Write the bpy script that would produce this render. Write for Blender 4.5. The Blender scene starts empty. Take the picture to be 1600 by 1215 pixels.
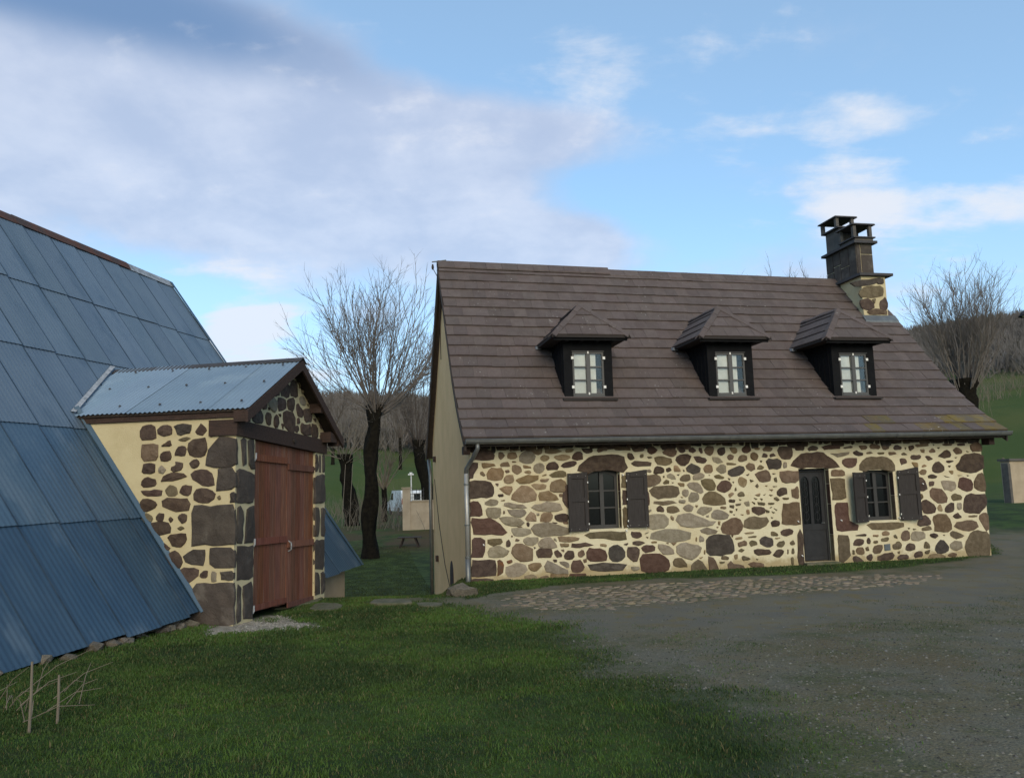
import bpy, bmesh, math, random
import numpy as np
from mathutils import Vector, Matrix, noise
from math import radians, sin, cos, pi
random.seed(7); rng = np.random.default_rng(7)
S = bpy.context.scene
COL = S.collection

# ------------------------------------------------------------------ camera
FPX, PITCH, ROLL, CAMZ = 1205.5, 0.12348, -0.0270, 1.88
HYAW, BYAW = 0.19647, 0.16844
_cp, _sp, _cr, _sr = cos(PITCH), sin(PITCH), cos(ROLL), sin(ROLL)
_f = Vector((0, _cp, _sp)); _u0 = Vector((0, -_sp, _cp)); _r0 = Vector((1, 0, 0))
_rt = _cr*_r0 + _sr*_u0; _up = -_sr*_r0 + _cr*_u0
CAM = Vector((0, 0, CAMZ))
cd = bpy.data.cameras.new('camera'); cam = bpy.data.objects.new('camera', cd); COL.objects.link(cam)
cam.matrix_world = Matrix(((_rt.x, _up.x, -_f.x, 0), (_rt.y, _up.y, -_f.y, 0), (_rt.z, _up.z, -_f.z, CAMZ), (0, 0, 0, 1)))
cd.sensor_width = 36; cd.sensor_fit = 'HORIZONTAL'; cd.lens = FPX/1600*36; cd.clip_start = .05; cd.clip_end = 5000
S.camera = cam

# ------------------------------------------------------------------ sky, sun, exposure
SUN_EL, SUN_AZ = radians(25), math.atan2(.17, -1.)      # low, behind the camera
S.view_settings.view_transform = 'Standard'; S.view_settings.look = 'None'
S.view_settings.exposure = 0.0; S.view_settings.gamma = 1.0; S.view_settings.use_curve_mapping = False
W = bpy.data.worlds.new('World'); S.world = W; W.use_nodes = True
nt = W.node_tree; nt.nodes.clear()
def N(t, ty, **kw):
    n = t.nodes.new(ty)
    for k, v in kw.items(): setattr(n, k, v)
    return n
def setin(n, **kw):
    for k, v in kw.items(): n.inputs[k].default_value = v
def math_(t, op, a, b=None, c=None, clamp=False):
    n = N(t, 'ShaderNodeMath', operation=op, use_clamp=clamp)
    for i, v in enumerate((a, b, c)):
        if v is None: continue
        if isinstance(v, (int, float)): n.inputs[i].default_value = v
        else: t.links.new(v, n.inputs[i])
    return n.outputs[0]
def mixc(t, fac, a, b, bt='MIX'):
    n = N(t, 'ShaderNodeMix', data_type='RGBA', blend_type=bt)
    for i, v in ((0, fac), (6, a), (7, b)):
        if isinstance(v, (int, float)): n.inputs[i].default_value = v
        elif isinstance(v, tuple): n.inputs[i].default_value = (*v, 1)[:4]
        else: t.links.new(v, n.inputs[i])
    return n.outputs[2]
def mrange(t, v, a, b, c=0., d=1., it='SMOOTHSTEP'):
    n = N(t, 'ShaderNodeMapRange', interpolation_type=it)
    t.links.new(v, n.inputs[0]); n.inputs[1].default_value = a; n.inputs[2].default_value = b
    n.inputs[3].default_value = c; n.inputs[4].default_value = d
    return n.outputs[0]
def pixdir(x, y):
    return (_rt*((x-800)/FPX) - _up*((y-607.5)/FPX) + _f)

BG = N(nt, 'ShaderNodeBackground'); BG.inputs[1].default_value = .11
WO = N(nt, 'ShaderNodeOutputWorld'); nt.links.new(BG.outputs[0], WO.inputs[0])
sky = N(nt, 'ShaderNodeTexSky', sky_type='NISHITA', sun_disc=False, sun_elevation=SUN_EL, sun_rotation=SUN_AZ % (2*pi),
        altitude=900, air_density=1.0, dust_density=1.2, ozone_density=1.6)
tc = N(nt, 'ShaderNodeTexCoord'); dirv = tc.outputs['Generated']
sep = N(nt, 'ShaderNodeSeparateXYZ'); nt.links.new(dirv, sep.inputs[0])
den = math_(nt, 'ADD', math_(nt, 'MAXIMUM', sep.outputs[2], 0.0), .28)
px_ = math_(nt, 'DIVIDE', sep.outputs[0], den); py_ = math_(nt, 'DIVIDE', sep.outputs[1], den)
cmb = N(nt, 'ShaderNodeCombineXYZ'); nt.links.new(px_, cmb.inputs[0]); nt.links.new(py_, cmb.inputs[1])
def skynoise(scale, det, rough, off, dist=0., stretch=(1, 1, 1)):
    mp = N(nt, 'ShaderNodeMapping'); mp.inputs[1].default_value = off; mp.inputs[3].default_value = stretch
    nt.links.new(cmb.outputs[0], mp.inputs[0])
    n = N(nt, 'ShaderNodeTexNoise'); setin(n, Scale=scale, Detail=det, Roughness=rough, Distortion=dist)
    nt.links.new(mp.outputs[0], n.inputs[0]); return n.outputs[0]
def blob(px, py, rad, sx=1.0, sy=1.0):
    d = pixdir(px, py).normalized()
    right = Vector((d.y, -d.x, 0)).normalized(); upv = right.cross(d)
    def dt(v):
        n = N(nt, 'ShaderNodeVectorMath', operation='DOT_PRODUCT'); nt.links.new(dirv, n.inputs[0]); n.inputs[1].default_value = v
        return n.outputs['Value']
    a = math_(nt, 'DIVIDE', dt(right), sx*rad/FPX); b = math_(nt, 'DIVIDE', dt(upv), sy*rad/FPX)
    r2 = math_(nt, 'ADD', math_(nt, 'MULTIPLY', a, a), math_(nt, 'MULTIPLY', b, b))
    front = math_(nt, 'GREATER_THAN', dt(d), 0.)
    return math_(nt, 'MULTIPLY', math_(nt, 'POWER', 2.718, math_(nt, 'MULTIPLY', r2, -1.)), front)
big = skynoise(1.5, 9, .52, (3.1, 1.7, 0), .08)
fine = skynoise(4.2, 10, .58, (.4, 5.2, 0), .12)
wisp = skynoise(3.0, 10, .6, (7.3, .6, 0), .3, (.7, 1.9, 1))
# broad lavender cloud masses (the banks seen in the picture, plus the same noise all round the sky)
banks = None
for (x, y, r, sx, sy, k) in [(560, 235, 230, 1.7, .62, .30), (140, 150, 230, 1.3, .6, .2), (640, 370, 170, 1.6, .5, .22), (880, 385, 90, 1.3, .5, .26), (850, 215, 120, 1.5, .5, .2),
                             (120, 10, 210, 2.0, .36, .34), (1250, 30, 150, 1.9, .5, .12), (1330, 470, 90, 1.5, .7, .1), (330, 300, 100, 1.6, .6, .1), (860, 70, 150, 1.8, .7, -.30), (1000, 300, 90, 1.3, .8, -.12)]:
    v = math_(nt, 'MULTIPLY', blob(x, y, r, sx, sy), k)
    banks = v if banks is None else math_(nt, 'ADD', banks, v)
dens = math_(nt, 'ADD', math_(nt, 'MULTIPLY', big, .72), math_(nt, 'MULTIPLY', fine, .28))
densb = math_(nt, 'ADD', math_(nt, 'ADD', dens, banks), -.10)
m_bank = mrange(nt, densb, .44, .66)
# bright wisps
wb = None
for (x, y, r, sx, sy, k) in [(1230, 205, 90, 1.3, .55, .34), (1330, 268, 70, 1.6, .4, .28), (1400, 316, 120, 2.0, .2, .36), (1560, 335, 90, 1.7, .3, .36), (390, 525, 75, 1.0, .75, .75),
                             (760, 190, 150, 1.8, .4, .26), (380, 430, 60, 1.6, .3, .26), (500, 135, 80, 1.4, .5, .22), (1480, 440, 110, 1.2, .6, .2), (540, 332, 40, 1, .6, .2), (1100, 50, 110, 1.6, .45, .2)]:
    v = math_(nt, 'MULTIPLY', blob(x, y, r, sx, sy), k)
    wb = v if wb is None else math_(nt, 'ADD', wb, v)
wn_ = math_(nt, 'MULTIPLY', math_(nt, 'ADD', math_(nt, 'ADD', math_(nt, 'MULTIPLY', wisp, .5), math_(nt, 'MULTIPLY', fine, .5)), -.5), 2.3)
m_w = mrange(nt, math_(nt, 'ADD', wn_, wb), .16, .58)
m_dark = mrange(nt, math_(nt, 'ADD', blob(90, -30, 210, 2.2, .36), math_(nt, 'MULTIPLY', big, .5)), .5, 1.2)
K = 1/.11
skyc = mixc(nt, 1.0, sky.outputs[0], (1.55, 2.05, 2.12), 'MULTIPLY')
skyc = mixc(nt, .32, skyc, (.58*K, .77*K, .98*K))
bankc = mixc(nt, mrange(nt, fine, .35, .7), (.52*K, .575*K, .74*K), (.72*K, .75*K, .87*K))
bankc = mixc(nt, m_dark, bankc, (.14*K, .235*K, .44*K))
c1 = mixc(nt, math_(nt, 'MULTIPLY', m_bank, .72), skyc, bankc)
c2 = mixc(nt, math_(nt, 'MULTIPLY', m_w, .8), c1, (.88*K, .89*K, .94*K))
c2 = mixc(nt, mrange(nt, sep.outputs[2], .0, .34, .55, 0.), c2, (.64*K, .71*K, .87*K))
lp = mrange(nt, sep.outputs[2], -.04, .02)
nt.links.new(mixc(nt, lp, (.5, .5, .45), c2), BG.inputs[0])

sl = bpy.data.lights.new('sun', 'SUN'); sl.energy = 2.1; sl.angle = radians(38); sl.color = (1.0, .79, .50)
sun = bpy.data.objects.new('sun', sl); COL.objects.link(sun)
sd = Vector((sin(SUN_AZ)*cos(SUN_EL), cos(SUN_AZ)*cos(SUN_EL), sin(SUN_EL)))
sun.rotation_euler = sd.to_track_quat('Z', 'Y').to_euler(); sun.location = sd*40

# ------------------------------------------------------------------ helpers
def lerp(a, b, t): return a+(b-a)*t
def sstep(a, b, x):
    t = min(1, max(0, (x-a)/(b-a))); return t*t*(3-2*t)
def nsstep(a, b, x):
    t = np.clip((x-a)/(b-a), 0, 1); return t*t*(3-2*t)
def tag(o, label=None, cat=None, group=None, kind=None):
    if label: o['label'] = label
    if cat: o['category'] = cat
    if group: o['group'] = group
    if kind: o['kind'] = kind
    return o
def link(name, me, mat=None, parent=None):
    o = bpy.data.objects.new(name, me); COL.objects.link(o)
    if parent is not None: o.parent = parent
    if mat is not None and me is not None and not me.materials: me.materials.append(mat)
    return o
def empty(name, loc, rz=0, parent=None):
    o = bpy.data.objects.new(name, None); COL.objects.link(o); o.location = loc; o.rotation_euler = (0, 0, rz); o.empty_display_size = .3
    if parent is not None: o.parent = parent
    return o
def mesh(name, V, F, smooth=False):
    me = bpy.data.meshes.new(name); me.from_pydata([tuple(v) for v in V], [], F); me.update()
    if smooth: me.shade_smooth()
    return me
class MB:
    def __init__(s): s.V = []; s.F = []
    def add(s, V, F):
        o = len(s.V); s.V += [tuple(v) for v in V]; s.F += [tuple(i+o for i in f) for f in F]; return s
    def box(s, x0, x1, y0, y1, z0, z1):
        return s.add([(x0,y0,z0),(x1,y0,z0),(x1,y1,z0),(x0,y1,z0),(x0,y0,z1),(x1,y0,z1),(x1,y1,z1),(x0,y1,z1)],
                     [(0,3,2,1),(4,5,6,7),(0,1,5,4),(1,2,6,5),(2,3,7,6),(3,0,4,7)])
    def hexa(s, P):   # 8 points, bottom 4 then top 4
        return s.add(P, [(0,3,2,1),(4,5,6,7),(0,1,5,4),(1,2,6,5),(2,3,7,6),(3,0,4,7)])
    def prism(s, poly, off):   # polygon (3d pts) extruded by vector off
        n = len(poly); off = Vector(off); P = [Vector(p) for p in poly]
        return s.add(P+[p+off for p in P], [tuple(range(n))[::-1], tuple(range(n, 2*n))]+[(i, (i+1) % n, n+(i+1) % n, n+i) for i in range(n)])
    def tube(s, pts, r, n=8, caps=True):
        pts = [Vector(p) for p in pts]; R = r if isinstance(r, (list, tuple)) else [r]*len(pts)
        V = []; F = []; ref = None
        for i, p in enumerate(pts):
            t = (pts[min(i+1, len(pts)-1)]-pts[max(i-1, 0)]).normalized()
            a = t.orthogonal().normalized() if ref is None else (ref-t*ref.dot(t)).normalized(); ref = a; b = t.cross(a)
            V += [p+(a*cos(2*pi*k/n)+b*sin(2*pi*k/n))*R[i] for k in range(n)]
        for i in range(len(pts)-1):
            F += [(i*n+k, i*n+(k+1) % n, (i+1)*n+(k+1) % n, (i+1)*n+k) for k in range(n)]
        if caps: F += [tuple(range(n))[::-1], tuple(range((len(pts)-1)*n, len(pts)*n))]
        return s.add(V, F)
    def build(s, name, mat, parent=None, smooth=False):
        return link(name, mesh(name, s.V, s.F, smooth), mat, parent)
def boxo(name, mat, parent, *a): return MB().box(*a).build(name, mat, parent)

# ------------------------------------------------------------------ materials
def mat(name, col, rough=.85, col2=None, scale=6., bump=.0, bscale=40., vary=.0, metal=0., spec=.4, det=6, coords='Object', streak=None, col3=None, s3=1.5):
    m = bpy.data.materials.new(name); m.use_nodes = True; t = m.node_tree; b = t.nodes['Principled BSDF']
    setin(b, Roughness=rough, Metallic=metal); b.inputs['Specular IOR Level'].default_value = spec
    tcn = N(t, 'ShaderNodeTexCoord'); v = tcn.outputs[coords]
    if streak:
        mp = N(t, 'ShaderNodeMapping'); mp.inputs[3].default_value = streak; t.links.new(v, mp.inputs[0]); v = mp.outputs[0]
    c = None
    if col2 is not None:
        n = N(t, 'ShaderNodeTexNoise'); setin(n, Scale=scale, Detail=det, Roughness=.62); t.links.new(v, n.inputs[0])
        c = mixc(t, mrange(t, n.outputs[0], .36, .66), col, col2)
        if col3 is not None:
            n3 = N(t, 'ShaderNodeTexNoise'); setin(n3, Scale=s3, Detail=5, Roughness=.6); t.links.new(v, n3.inputs[0])
            c = mixc(t, mrange(t, n3.outputs[0], .54, .68), c, col3)
    else:
        rg = N(t, 'ShaderNodeRGB'); rg.outputs[0].default_value = (*col, 1); c = rg.outputs[0]
    if vary:
        oi = N(t, 'ShaderNodeObjectInfo'); ge = N(t, 'ShaderNodeNewGeometry')
        r = math_(t, 'FRACT', math_(t, 'ADD', oi.outputs['Random'], ge.outputs['Random Per Island']))
        hv = N(t, 'ShaderNodeHueSaturation'); t.links.new(c, hv.inputs['Color'])
        t.links.new(mrange(t, r, 0, 1, 1-vary, 1+vary, 'LINEAR'), hv.inputs['Value'])
        r2 = math_(t, 'FRACT', math_(t, 'MULTIPLY', r, 7.31)); t.links.new(mrange(t, r2, 0, 1, .5-.05*vary, .5+.05*vary, 'LINEAR'), hv.inputs['Hue'])
        t.links.new(mrange(t, math_(t, 'FRACT', math_(t, 'MULTIPLY', r, 3.7)), 0, 1, 1-.5*vary, 1+.5*vary, 'LINEAR'), hv.inputs['Saturation'])
        c = hv.outputs[0]
    t.links.new(c, b.inputs['Base Color'])
    if bump:
        n = N(t, 'ShaderNodeTexNoise'); setin(n, Scale=bscale, Detail=6, Roughness=.65); t.links.new(tcn.outputs[coords], n.inputs[0])
        bp = N(t, 'ShaderNodeBump'); setin(bp, Strength=bump, Distance=.02); t.links.new(n.outputs[0], bp.inputs['Height']); t.links.new(bp.outputs[0], b.inputs['Normal'])
    return m
M_mortar = mat('mortar', (.64, .57, .40), .95, (.585, .51, .345), 2.2, .8, 30, col3=(.56, .47, .30), s3=.9)
M_mortar2 = mat('mortar_barn', (.55, .465, .285), .95, (.49, .405, .24), 2.2, .4, 60)
def stone_mat(n, c, c2): return mat(n, c, .92, c2, 9, 1.0, 26, vary=.18, spec=.2)
SM = {'d': stone_mat('stone_dark', (.060, .040, .032), (.095, .066, .050)), 'b': stone_mat('stone_brown', (.115, .076, .050), (.165, .115, .078)),
      'g': stone_mat('stone_grey', (.20, .165, .118), (.265, .225, .170)), 'o': stone_mat('stone_olive', (.108, .082, .048), (.155, .120, .074)),
      'r': stone_mat('stone_red', (.080, .046, .035), (.108, .066, .051)), 't': stone_mat('stone_tan', (.19, .130, .074), (.255, .185, .115)),
      'k': stone_mat('stone_black', (.054, .044, .038), (.084, .070, .060)), 'y': stone_mat('stone_rust', (.17, .068, .022), (.10, .072, .05))}
M_quoin = mat('basalt_block', (.050, .040, .034), .92, (.075, .060, .050), 5, .9, 30, vary=.15, col3=(.10, .085, .072), s3=3)
M_render = mat('gable_render', (.80, .52, .26), .95, (.72, .465, .225), 1.1, .35, 90)
M_tile = mat('roof_tile', (.094, .070, .063), .8, (.112, .086, .077), 5, .5, 50, vary=.12, spec=.35)
M_tileM = mat('roof_tile_mossy', (.105, .085, .065), .9, (.15, .105, .03), 4, .5, 50, vary=.2)
def add_specks(m, col, sc, lo, hi):
    t = m.node_tree; b = t.nodes['Principled BSDF']; src = b.inputs['Base Color'].links[0].from_socket
    tcn = N(t, 'ShaderNodeNewGeometry'); n = N(t, 'ShaderNodeTexNoise'); setin(n, Scale=sc, Detail=2., Roughness=.5); t.links.new(tcn.outputs['Position'], n.inputs[0])
    n2 = N(t, 'ShaderNodeTexNoise'); setin(n2, Scale=.8, Detail=3.); t.links.new(tcn.outputs['Position'], n2.inputs[0])
    f = math_(t, 'MULTIPLY', mrange(t, n.outputs[0], lo, hi), mrange(t, n2.outputs[0], .42, .62))
    t.links.new(mixc(t, f, src, col), b.inputs['Base Color'])
add_specks(M_tile, (.34, .32, .29), 17., .69, .74); add_specks(M_tileM, (.34, .32, .29), 17., .66, .72)
def stain_base(m, z1, col):
    t = m.node_tree; b = t.nodes['Principled BSDF']; src = b.inputs['Base Color'].links[0].from_socket
    g = N(t, 'ShaderNodeNewGeometry'); s = N(t, 'ShaderNodeSeparateXYZ'); t.links.new(g.outputs['Position'], s.inputs[0])
    n = N(t, 'ShaderNodeTexNoise'); setin(n, Scale=2.6, Detail=6., Roughness=.7); t.links.new(g.outputs['Position'], n.inputs[0])
    h = math_(t, 'ADD', s.outputs[2], math_(t, 'MULTIPLY', n.outputs[0], -.75))
    t.links.new(mixc(t, mrange(t, h, z1, z1-.22, 0., .75), src, col), b.inputs['Base Color'])
stain_base(M_mortar, -.12, (.30, .215, .10))
M_under = mat('roof_underlay', (.03, .024, .022), .9)
M_black = mat('dormer_cladding', (.007, .007, .008), .85, (.010, .010, .011), 8, .2, 30, spec=.12)
M_frame = mat('dark_frame_paint', (.034, .032, .031), .6, (.042, .039, .038), 5)
M_frameD = mat('dormer_frame', (.075, .073, .072), .6)
M_shut = mat('shutter_paint', (.031, .026, .025), .75, (.042, .036, .034), 6, .3, 50, streak=(8, 8, 1), spec=.25)
M_door = mat('door_paint', (.021, .021, .023), .7, (.028, .028, .030), 6, .15, 50, spec=.25)
M_zinc = mat('zinc_gutter', (.145, .15, .15), .45, (.19, .195, .19), 6, metal=.5)
M_zincL = mat('zinc_pipe', (.42, .41, .39), .42, (.33, .33, .32), 4, metal=.35)
M_white = mat('white_paint', (.72, .70, .66), .6)
M_wood = mat('gate_wood', (.185, .066, .036), .8, (.112, .042, .025), 3, .5, 24, vary=.22, streak=(9, 9, .7), col3=(.185, .09, .06), s3=2)
M_beam = mat('beam_wood', (.050, .028, .021), .85, (.032, .019, .015), 4, .5, 30, streak=(2, 6, 9))
M_dwood = mat('eave_wood', (.030, .022, .018), .85, (.045, .033, .026), 4)
def roof_sheet_mat(name, c, c2, c3, streakz):
    m = mat(name, c, .52, c2, 1.3, .12, 18, vary=.075, spec=.5, metal=.15, col3=c3, s3=.8, streak=streakz); return m
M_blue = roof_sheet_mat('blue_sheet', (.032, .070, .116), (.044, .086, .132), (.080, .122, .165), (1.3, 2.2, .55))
M_blueM = roof_sheet_mat('mid_sheet_sky_tint', (.060, .108, .160), (.078, .128, .178), (.105, .152, .198), (1.3, 2.2, .55))  # middle row: some of the sky reflection put into the colour
M_blueU = roof_sheet_mat('upper_sheet_sky_tint', (.115, .158, .205), (.135, .178, .222), (.090, .132, .178), (1.3, 2.2, .55))  # upper rows lighter: sky reflection put into the sheet colour
M_blueL = roof_sheet_mat('grey_blue_sheet', (.185, .252, .325), (.21, .28, .35), (.235, .305, .37), (1, 1, 1))
M_rust = mat('rusty_cap', (.105, .042, .027), .85, (.060, .040, .036), 3.5, .3, 30)
M_seam = mat('sheet_lap_grime_shadow', (.018, .034, .052), .7, (.045, .070, .095), 2.5)  # dark lap lines: grime and overlap shadow in one colour
M_lead = mat('lead_flashing', (.36, .37, .39), .6, (.2, .21, .22), 9, .4, 20)
M_bark = mat('bark_dark', (.007, .006, .005), .95, (.015, .013, .009), 7, 1.0, 18, spec=.08)
M_twig = mat('twig', (.085, .068, .058), .9, (.115, .094, .08), 2, spec=.1)
M_twigG = mat('grey_twig', (.14, .12, .105), .9, (.175, .15, .135), 2, spec=.1)
M_twigL = mat('pale_twig', (.15, .125, .095), .9, (.20, .165, .125), 2)
M_cur = mat('curtain', (.62, .62, .60), .9, (.50, .51, .51), 3)
M_plaster = mat('wall_plaster', (.42, .335, .24), .95, (.34, .27, .19), 1.5, .3, 40)
M_rock = mat('rubble', (.13, .11, .085), .95, (.2, .17, .13), 6, .8, 24, vary=.3)
M_slab = mat('stone_slab', (.13, .118, .08), .95, (.075, .080, .042), 5, .6, 30)
M_conc = mat('chimney_cement', (.105, .095, .085), .9, (.075, .068, .062), 4, .5, 30)
M_slate = mat('chimney_slab', (.045, .042, .045), .8, (.06, .056, .058), 4, .4, 30)
M_van = mat('van_white', (.72, .73, .75), .35, spec=.5); M_tyre = mat('tyre', (.015, .015, .015), .8); M_red = mat('tail_lamp', (.35, .02, .015), .3)
M_gdark = mat('dark_glass', (.006, .007, .008), .12, spec=.35)
def glass_mat():
    m = bpy.data.materials.new('window_glass'); m.use_nodes = True; t = m.node_tree; t.nodes.clear()
    o = N(t, 'ShaderNodeOutputMaterial'); mx = N(t, 'ShaderNodeMixShader'); tr = N(t, 'ShaderNodeBsdfTransparent'); gl = N(t, 'ShaderNodeBsdfGlossy'); fr = N(t, 'ShaderNodeFresnel')
    gl.inputs['Roughness'].default_value = .03; tr.inputs[0].default_value = (.97, .98, .97, 1); fr.inputs[0].default_value = 1.5
    t.links.new(fr.outputs[0], mx.inputs[0]); t.links.new(tr.outputs[0], mx.inputs[1]); t.links.new(gl.outputs[0], mx.inputs[2]); t.links.new(mx.outputs[0], o.inputs[0]); return m
M_glass = glass_mat()

# ------------------------------------------------------------------ frames of the two buildings and pixel tools
def gplane(x, y, z):
    d = pixdir(x, y); return CAM+d*((z-CAMZ)/d.z)
HA = gplane(1280, 881, 0.)
HU = Vector((cos(HYAW), sin(HYAW), 0)); HV = Vector((-sin(HYAW), cos(HYAW), 0))
def H(x, y, d=0.):                       # pixel -> (u, z) on the house plane at depth d
    dr = pixdir(x, y); t = ((HA+HV*d)-CAM).dot(HV)/dr.dot(HV); p = CAM+dr*t
    return (p-HA).dot(HU), p.z
BE = Vector((sin(BYAW), cos(BYAW), 0)); BM = Vector((cos(BYAW), -sin(BYAW), 0))
EAVE_OUT, EAVE_Z, FAR, RIDGE_OUT, RIDGE_Z = -6.2, .235, 16.26, -10.95, 6.84
GOUT, SAL = -5.70, 10.10                 # gate face / side wall of the porch
def GP(x, y, out=GOUT):                  # pixel -> (along, z) on a plane parallel to the gate face
    dr = pixdir(x, y); t = (BM*out-CAM).dot(BM)/dr.dot(BM); p = CAM+dr*t; return p.dot(BE), p.z
def SP(x, y, al=SAL):                    # pixel -> (out, z) on the porch's side wall
    dr = pixdir(x, y); t = (BE*al-CAM).dot(BE)/dr.dot(BE); p = CAM+dr*t; return p.dot(BM), p.z

# ------------------------------------------------------------------ terrain
def terr(x, y):
    x = np.asarray(x, float); y = np.asarray(y, float)
    r = np.hypot(x, y); az = np.arctan2(x, np.maximum(y, 1e-3))
    z = .28*(1-nsstep(3.5, 12.5, y)) + .06*nsstep(-2.5, -5, x)*nsstep(4, 9, y)*(1-nsstep(11, 13, y))
    u = (x-HA.x)*HU.x+(y-HA.y)*HU.y; d = (x-HA.x)*HV.x+(y-HA.y)*HV.y
    edge = -8.1+.95*nsstep(.2, 2.2, d)
    mk = 1-nsstep(edge-.45, edge+.35, u)
    mk = np.maximum(mk, nsstep(7.6, 9.5, d)*(1-nsstep(5, 9, u)))
    z = z-1.25*nsstep(13.4, 19.0, y)*mk*(1-nsstep(-13, -19, x))
    z = z+1.0*nsstep(27, 45, y)*mk
    k = .155+.062*nsstep(-.1, .5, az); rs0 = 74-19*nsstep(-.1, .35, az)
    front = nsstep(-.2, .3, y/np.maximum(r, 1))
    z = z+front*(nsstep(26, 36, r)*.55*nsstep(.2, .45, az)+nsstep(rs0-11, rs0+5, r)*.9+np.maximum(0, r-rs0)*k*(1-.28*nsstep(160, 420, r)))
    z = z+front*nsstep(60, 140, r)*2.2*np.sin(x*.021+1.)*np.cos(y*.017)
    z = np.where(r > 420, np.maximum(z*(1-nsstep(420, 900, r)), -3), z)
    return z
def zt(x, y): return float(terr(x, y))
def gpt(px, py):
    z = 0.
    for _ in range(12):
        p = gplane(px, py, z); z = .6*z+.4*zt(p.x, p.y)
    return Vector((p.x, p.y, zt(p.x, p.y)))
def inpoly(X, Y, poly):
    r = np.zeros(X.shape, bool); n = len(poly)
    for i in range(n):
        x0, y0 = poly[i]; x1, y1 = poly[(i+1) % n]
        c = ((y0 > Y) != (y1 > Y)) & (X < (x1-x0)*(Y-y0)/(y1-y0+1e-12)+x0); r ^= c
    return r
def polyd(X, Y, poly):                   # signed distance, + inside
    D = np.full(X.shape, 1e9); n = len(poly)
    for i in range(n):
        a = np.array(poly[i]); b = np.array(poly[(i+1) % n]); ab = b-a; L = ab@ab+1e-12
        t = np.clip(((X-a[0])*ab[0]+(Y-a[1])*ab[1])/L, 0, 1); D = np.minimum(D, np.hypot(X-a[0]-t*ab[0], Y-a[1]-t*ab[1]))
    return np.where(inpoly(X, Y, poly), D, -D)
g2 = lambda L: [tuple(gpt(*p).xy) for p in L]
PL_lawn = [(-9, -4), (-9, 9.5), (-6, 12), (-4, 13.8), (-3, 16)] + g2([(560, 945), (640, 946), (700, 955), (780, 972), (868, 982), (880, 1000), (860, 1020), (890, 1045), (985, 1068), (1010, 1085), (1110, 1095), (1150, 1130), (1190, 1150), (1245, 1180), (1225, 1213)]) + [(1.0, 3.3), (.6, 1), (.6, -4)]
PL_strip = g2([(722, 940), (760, 930), (860, 914), (1000, 905), (1240, 898), (1400, 888), (1560, 866), (1548, 850)]) + [tuple((HA+HU*4.4+HV*1.2).xy), tuple((HA+HU*-7.7+HV*1.).xy)]
PL_cob = g2([(775, 946), (800, 930), (900, 917), (1100, 907), (1250, 901), (1380, 897), (1480, 899), (1440, 912), (1330, 921), (1200, 928), (1070, 941), (960, 951), (850, 952)])
PL_white = g2([(310, 975), (330, 992), (420, 986), (505, 980), (455, 968), (430, 958), (380, 966)])
PL_road = g2([(1600, 838), (1545, 850), (1575, 870), (1500, 890), (1400, 912), (1250, 928), (1080, 943), (900, 958), (700, 968), (760, 990), (900, 1000), (1000, 975), (1200, 985), (1400, 960), (1600, 945)])
def ngrid(X, Y, s, seed=0.):
    return np.array([noise.fractal(Vector((a*s+seed, b*s, seed)), .8, 2., 3) for a, b in zip(X.ravel(), Y.ravel())]).reshape(X.shape)
def masks(X, Y):
    n = ngrid(X, Y, .9); n2 = ngrid(X, Y, 3., 4.)
    w = n*.36+n2*.22
    u = (X-HA.x)*HU.x+(Y-HA.y)*HU.y; d = (X-HA.x)*HV.x+(Y-HA.y)*HV.y
    lawn = nsstep(-.8, .38, polyd(X, Y, PL_lawn)+w)
    strip = nsstep(-.10, .12, polyd(X, Y, PL_strip)+w*.35)
    gap = nsstep(13.2, 14.2, Y+w)*(1-nsstep(-7.9, -7.2, u))
    away = nsstep(27, 29.5, np.hypot(X, Y)+w*2)+nsstep(7, 9, d)
    behind = nsstep(-2, -6, Y)
    grass = np.clip(np.maximum.reduce([lawn, strip, gap, away, nsstep(-5.5, -8, X)]), 0, 1)
    road = nsstep(-.5, .4, polyd(X, Y, PL_road)+w*1.3)
    white = nsstep(-.12, .12, polyd(X, Y, PL_white)+w*.6)
    return grass, road, white
azs = np.concatenate([np.linspace(-pi, radians(-40), 60, endpoint=False), np.linspace(radians(-40), radians(40), 330), np.linspace(radians(40), pi, 60, endpoint=False)[1:]])
rs = np.concatenate([[.3, 1.2, 2.2], np.linspace(2.8, 20, 150), 20*np.exp(np.linspace(.012, math.log(60), 150))])
AZ, RR = np.meshgrid(azs, rs); GX = RR*np.sin(AZ); GY = RR*np.cos(AZ); GZ = terr(GX, GY)
near = RR < 60
gm = np.ones_like(GX); rm = np.zeros_like(GX); wm = np.zeros_like(GX)
i0 = np.where(rs < 60)[0].max()+1
gm[:i0], rm[:i0], wm[:i0] = masks(GX[:i0], GY[:i0])
nr, na = GX.shape
V = np.stack([GX, GY, GZ], -1).reshape(-1, 3)
idx = np.arange(nr*na).reshape(nr, na)
q = np.stack([idx[:-1, :], np.roll(idx, -1, 1)[:-1, :], np.roll(idx, -1, 1)[1:, :], idx[1:, :]], -1).reshape(-1, 4)[:, ::-1]
me = bpy.data.meshes.new('ground'); me.from_pydata(V.tolist(), [], q.tolist()+[tuple(idx[0])]); me.update()
at = me.attributes.new('surf', 'FLOAT_COLOR', 'POINT')
at.data.foreach_set('color', np.stack([gm.ravel(), rm.ravel(), wm.ravel(), np.ones(nr*na)], -1).astype(np.float32).ravel())
me.shade_smooth()
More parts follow.
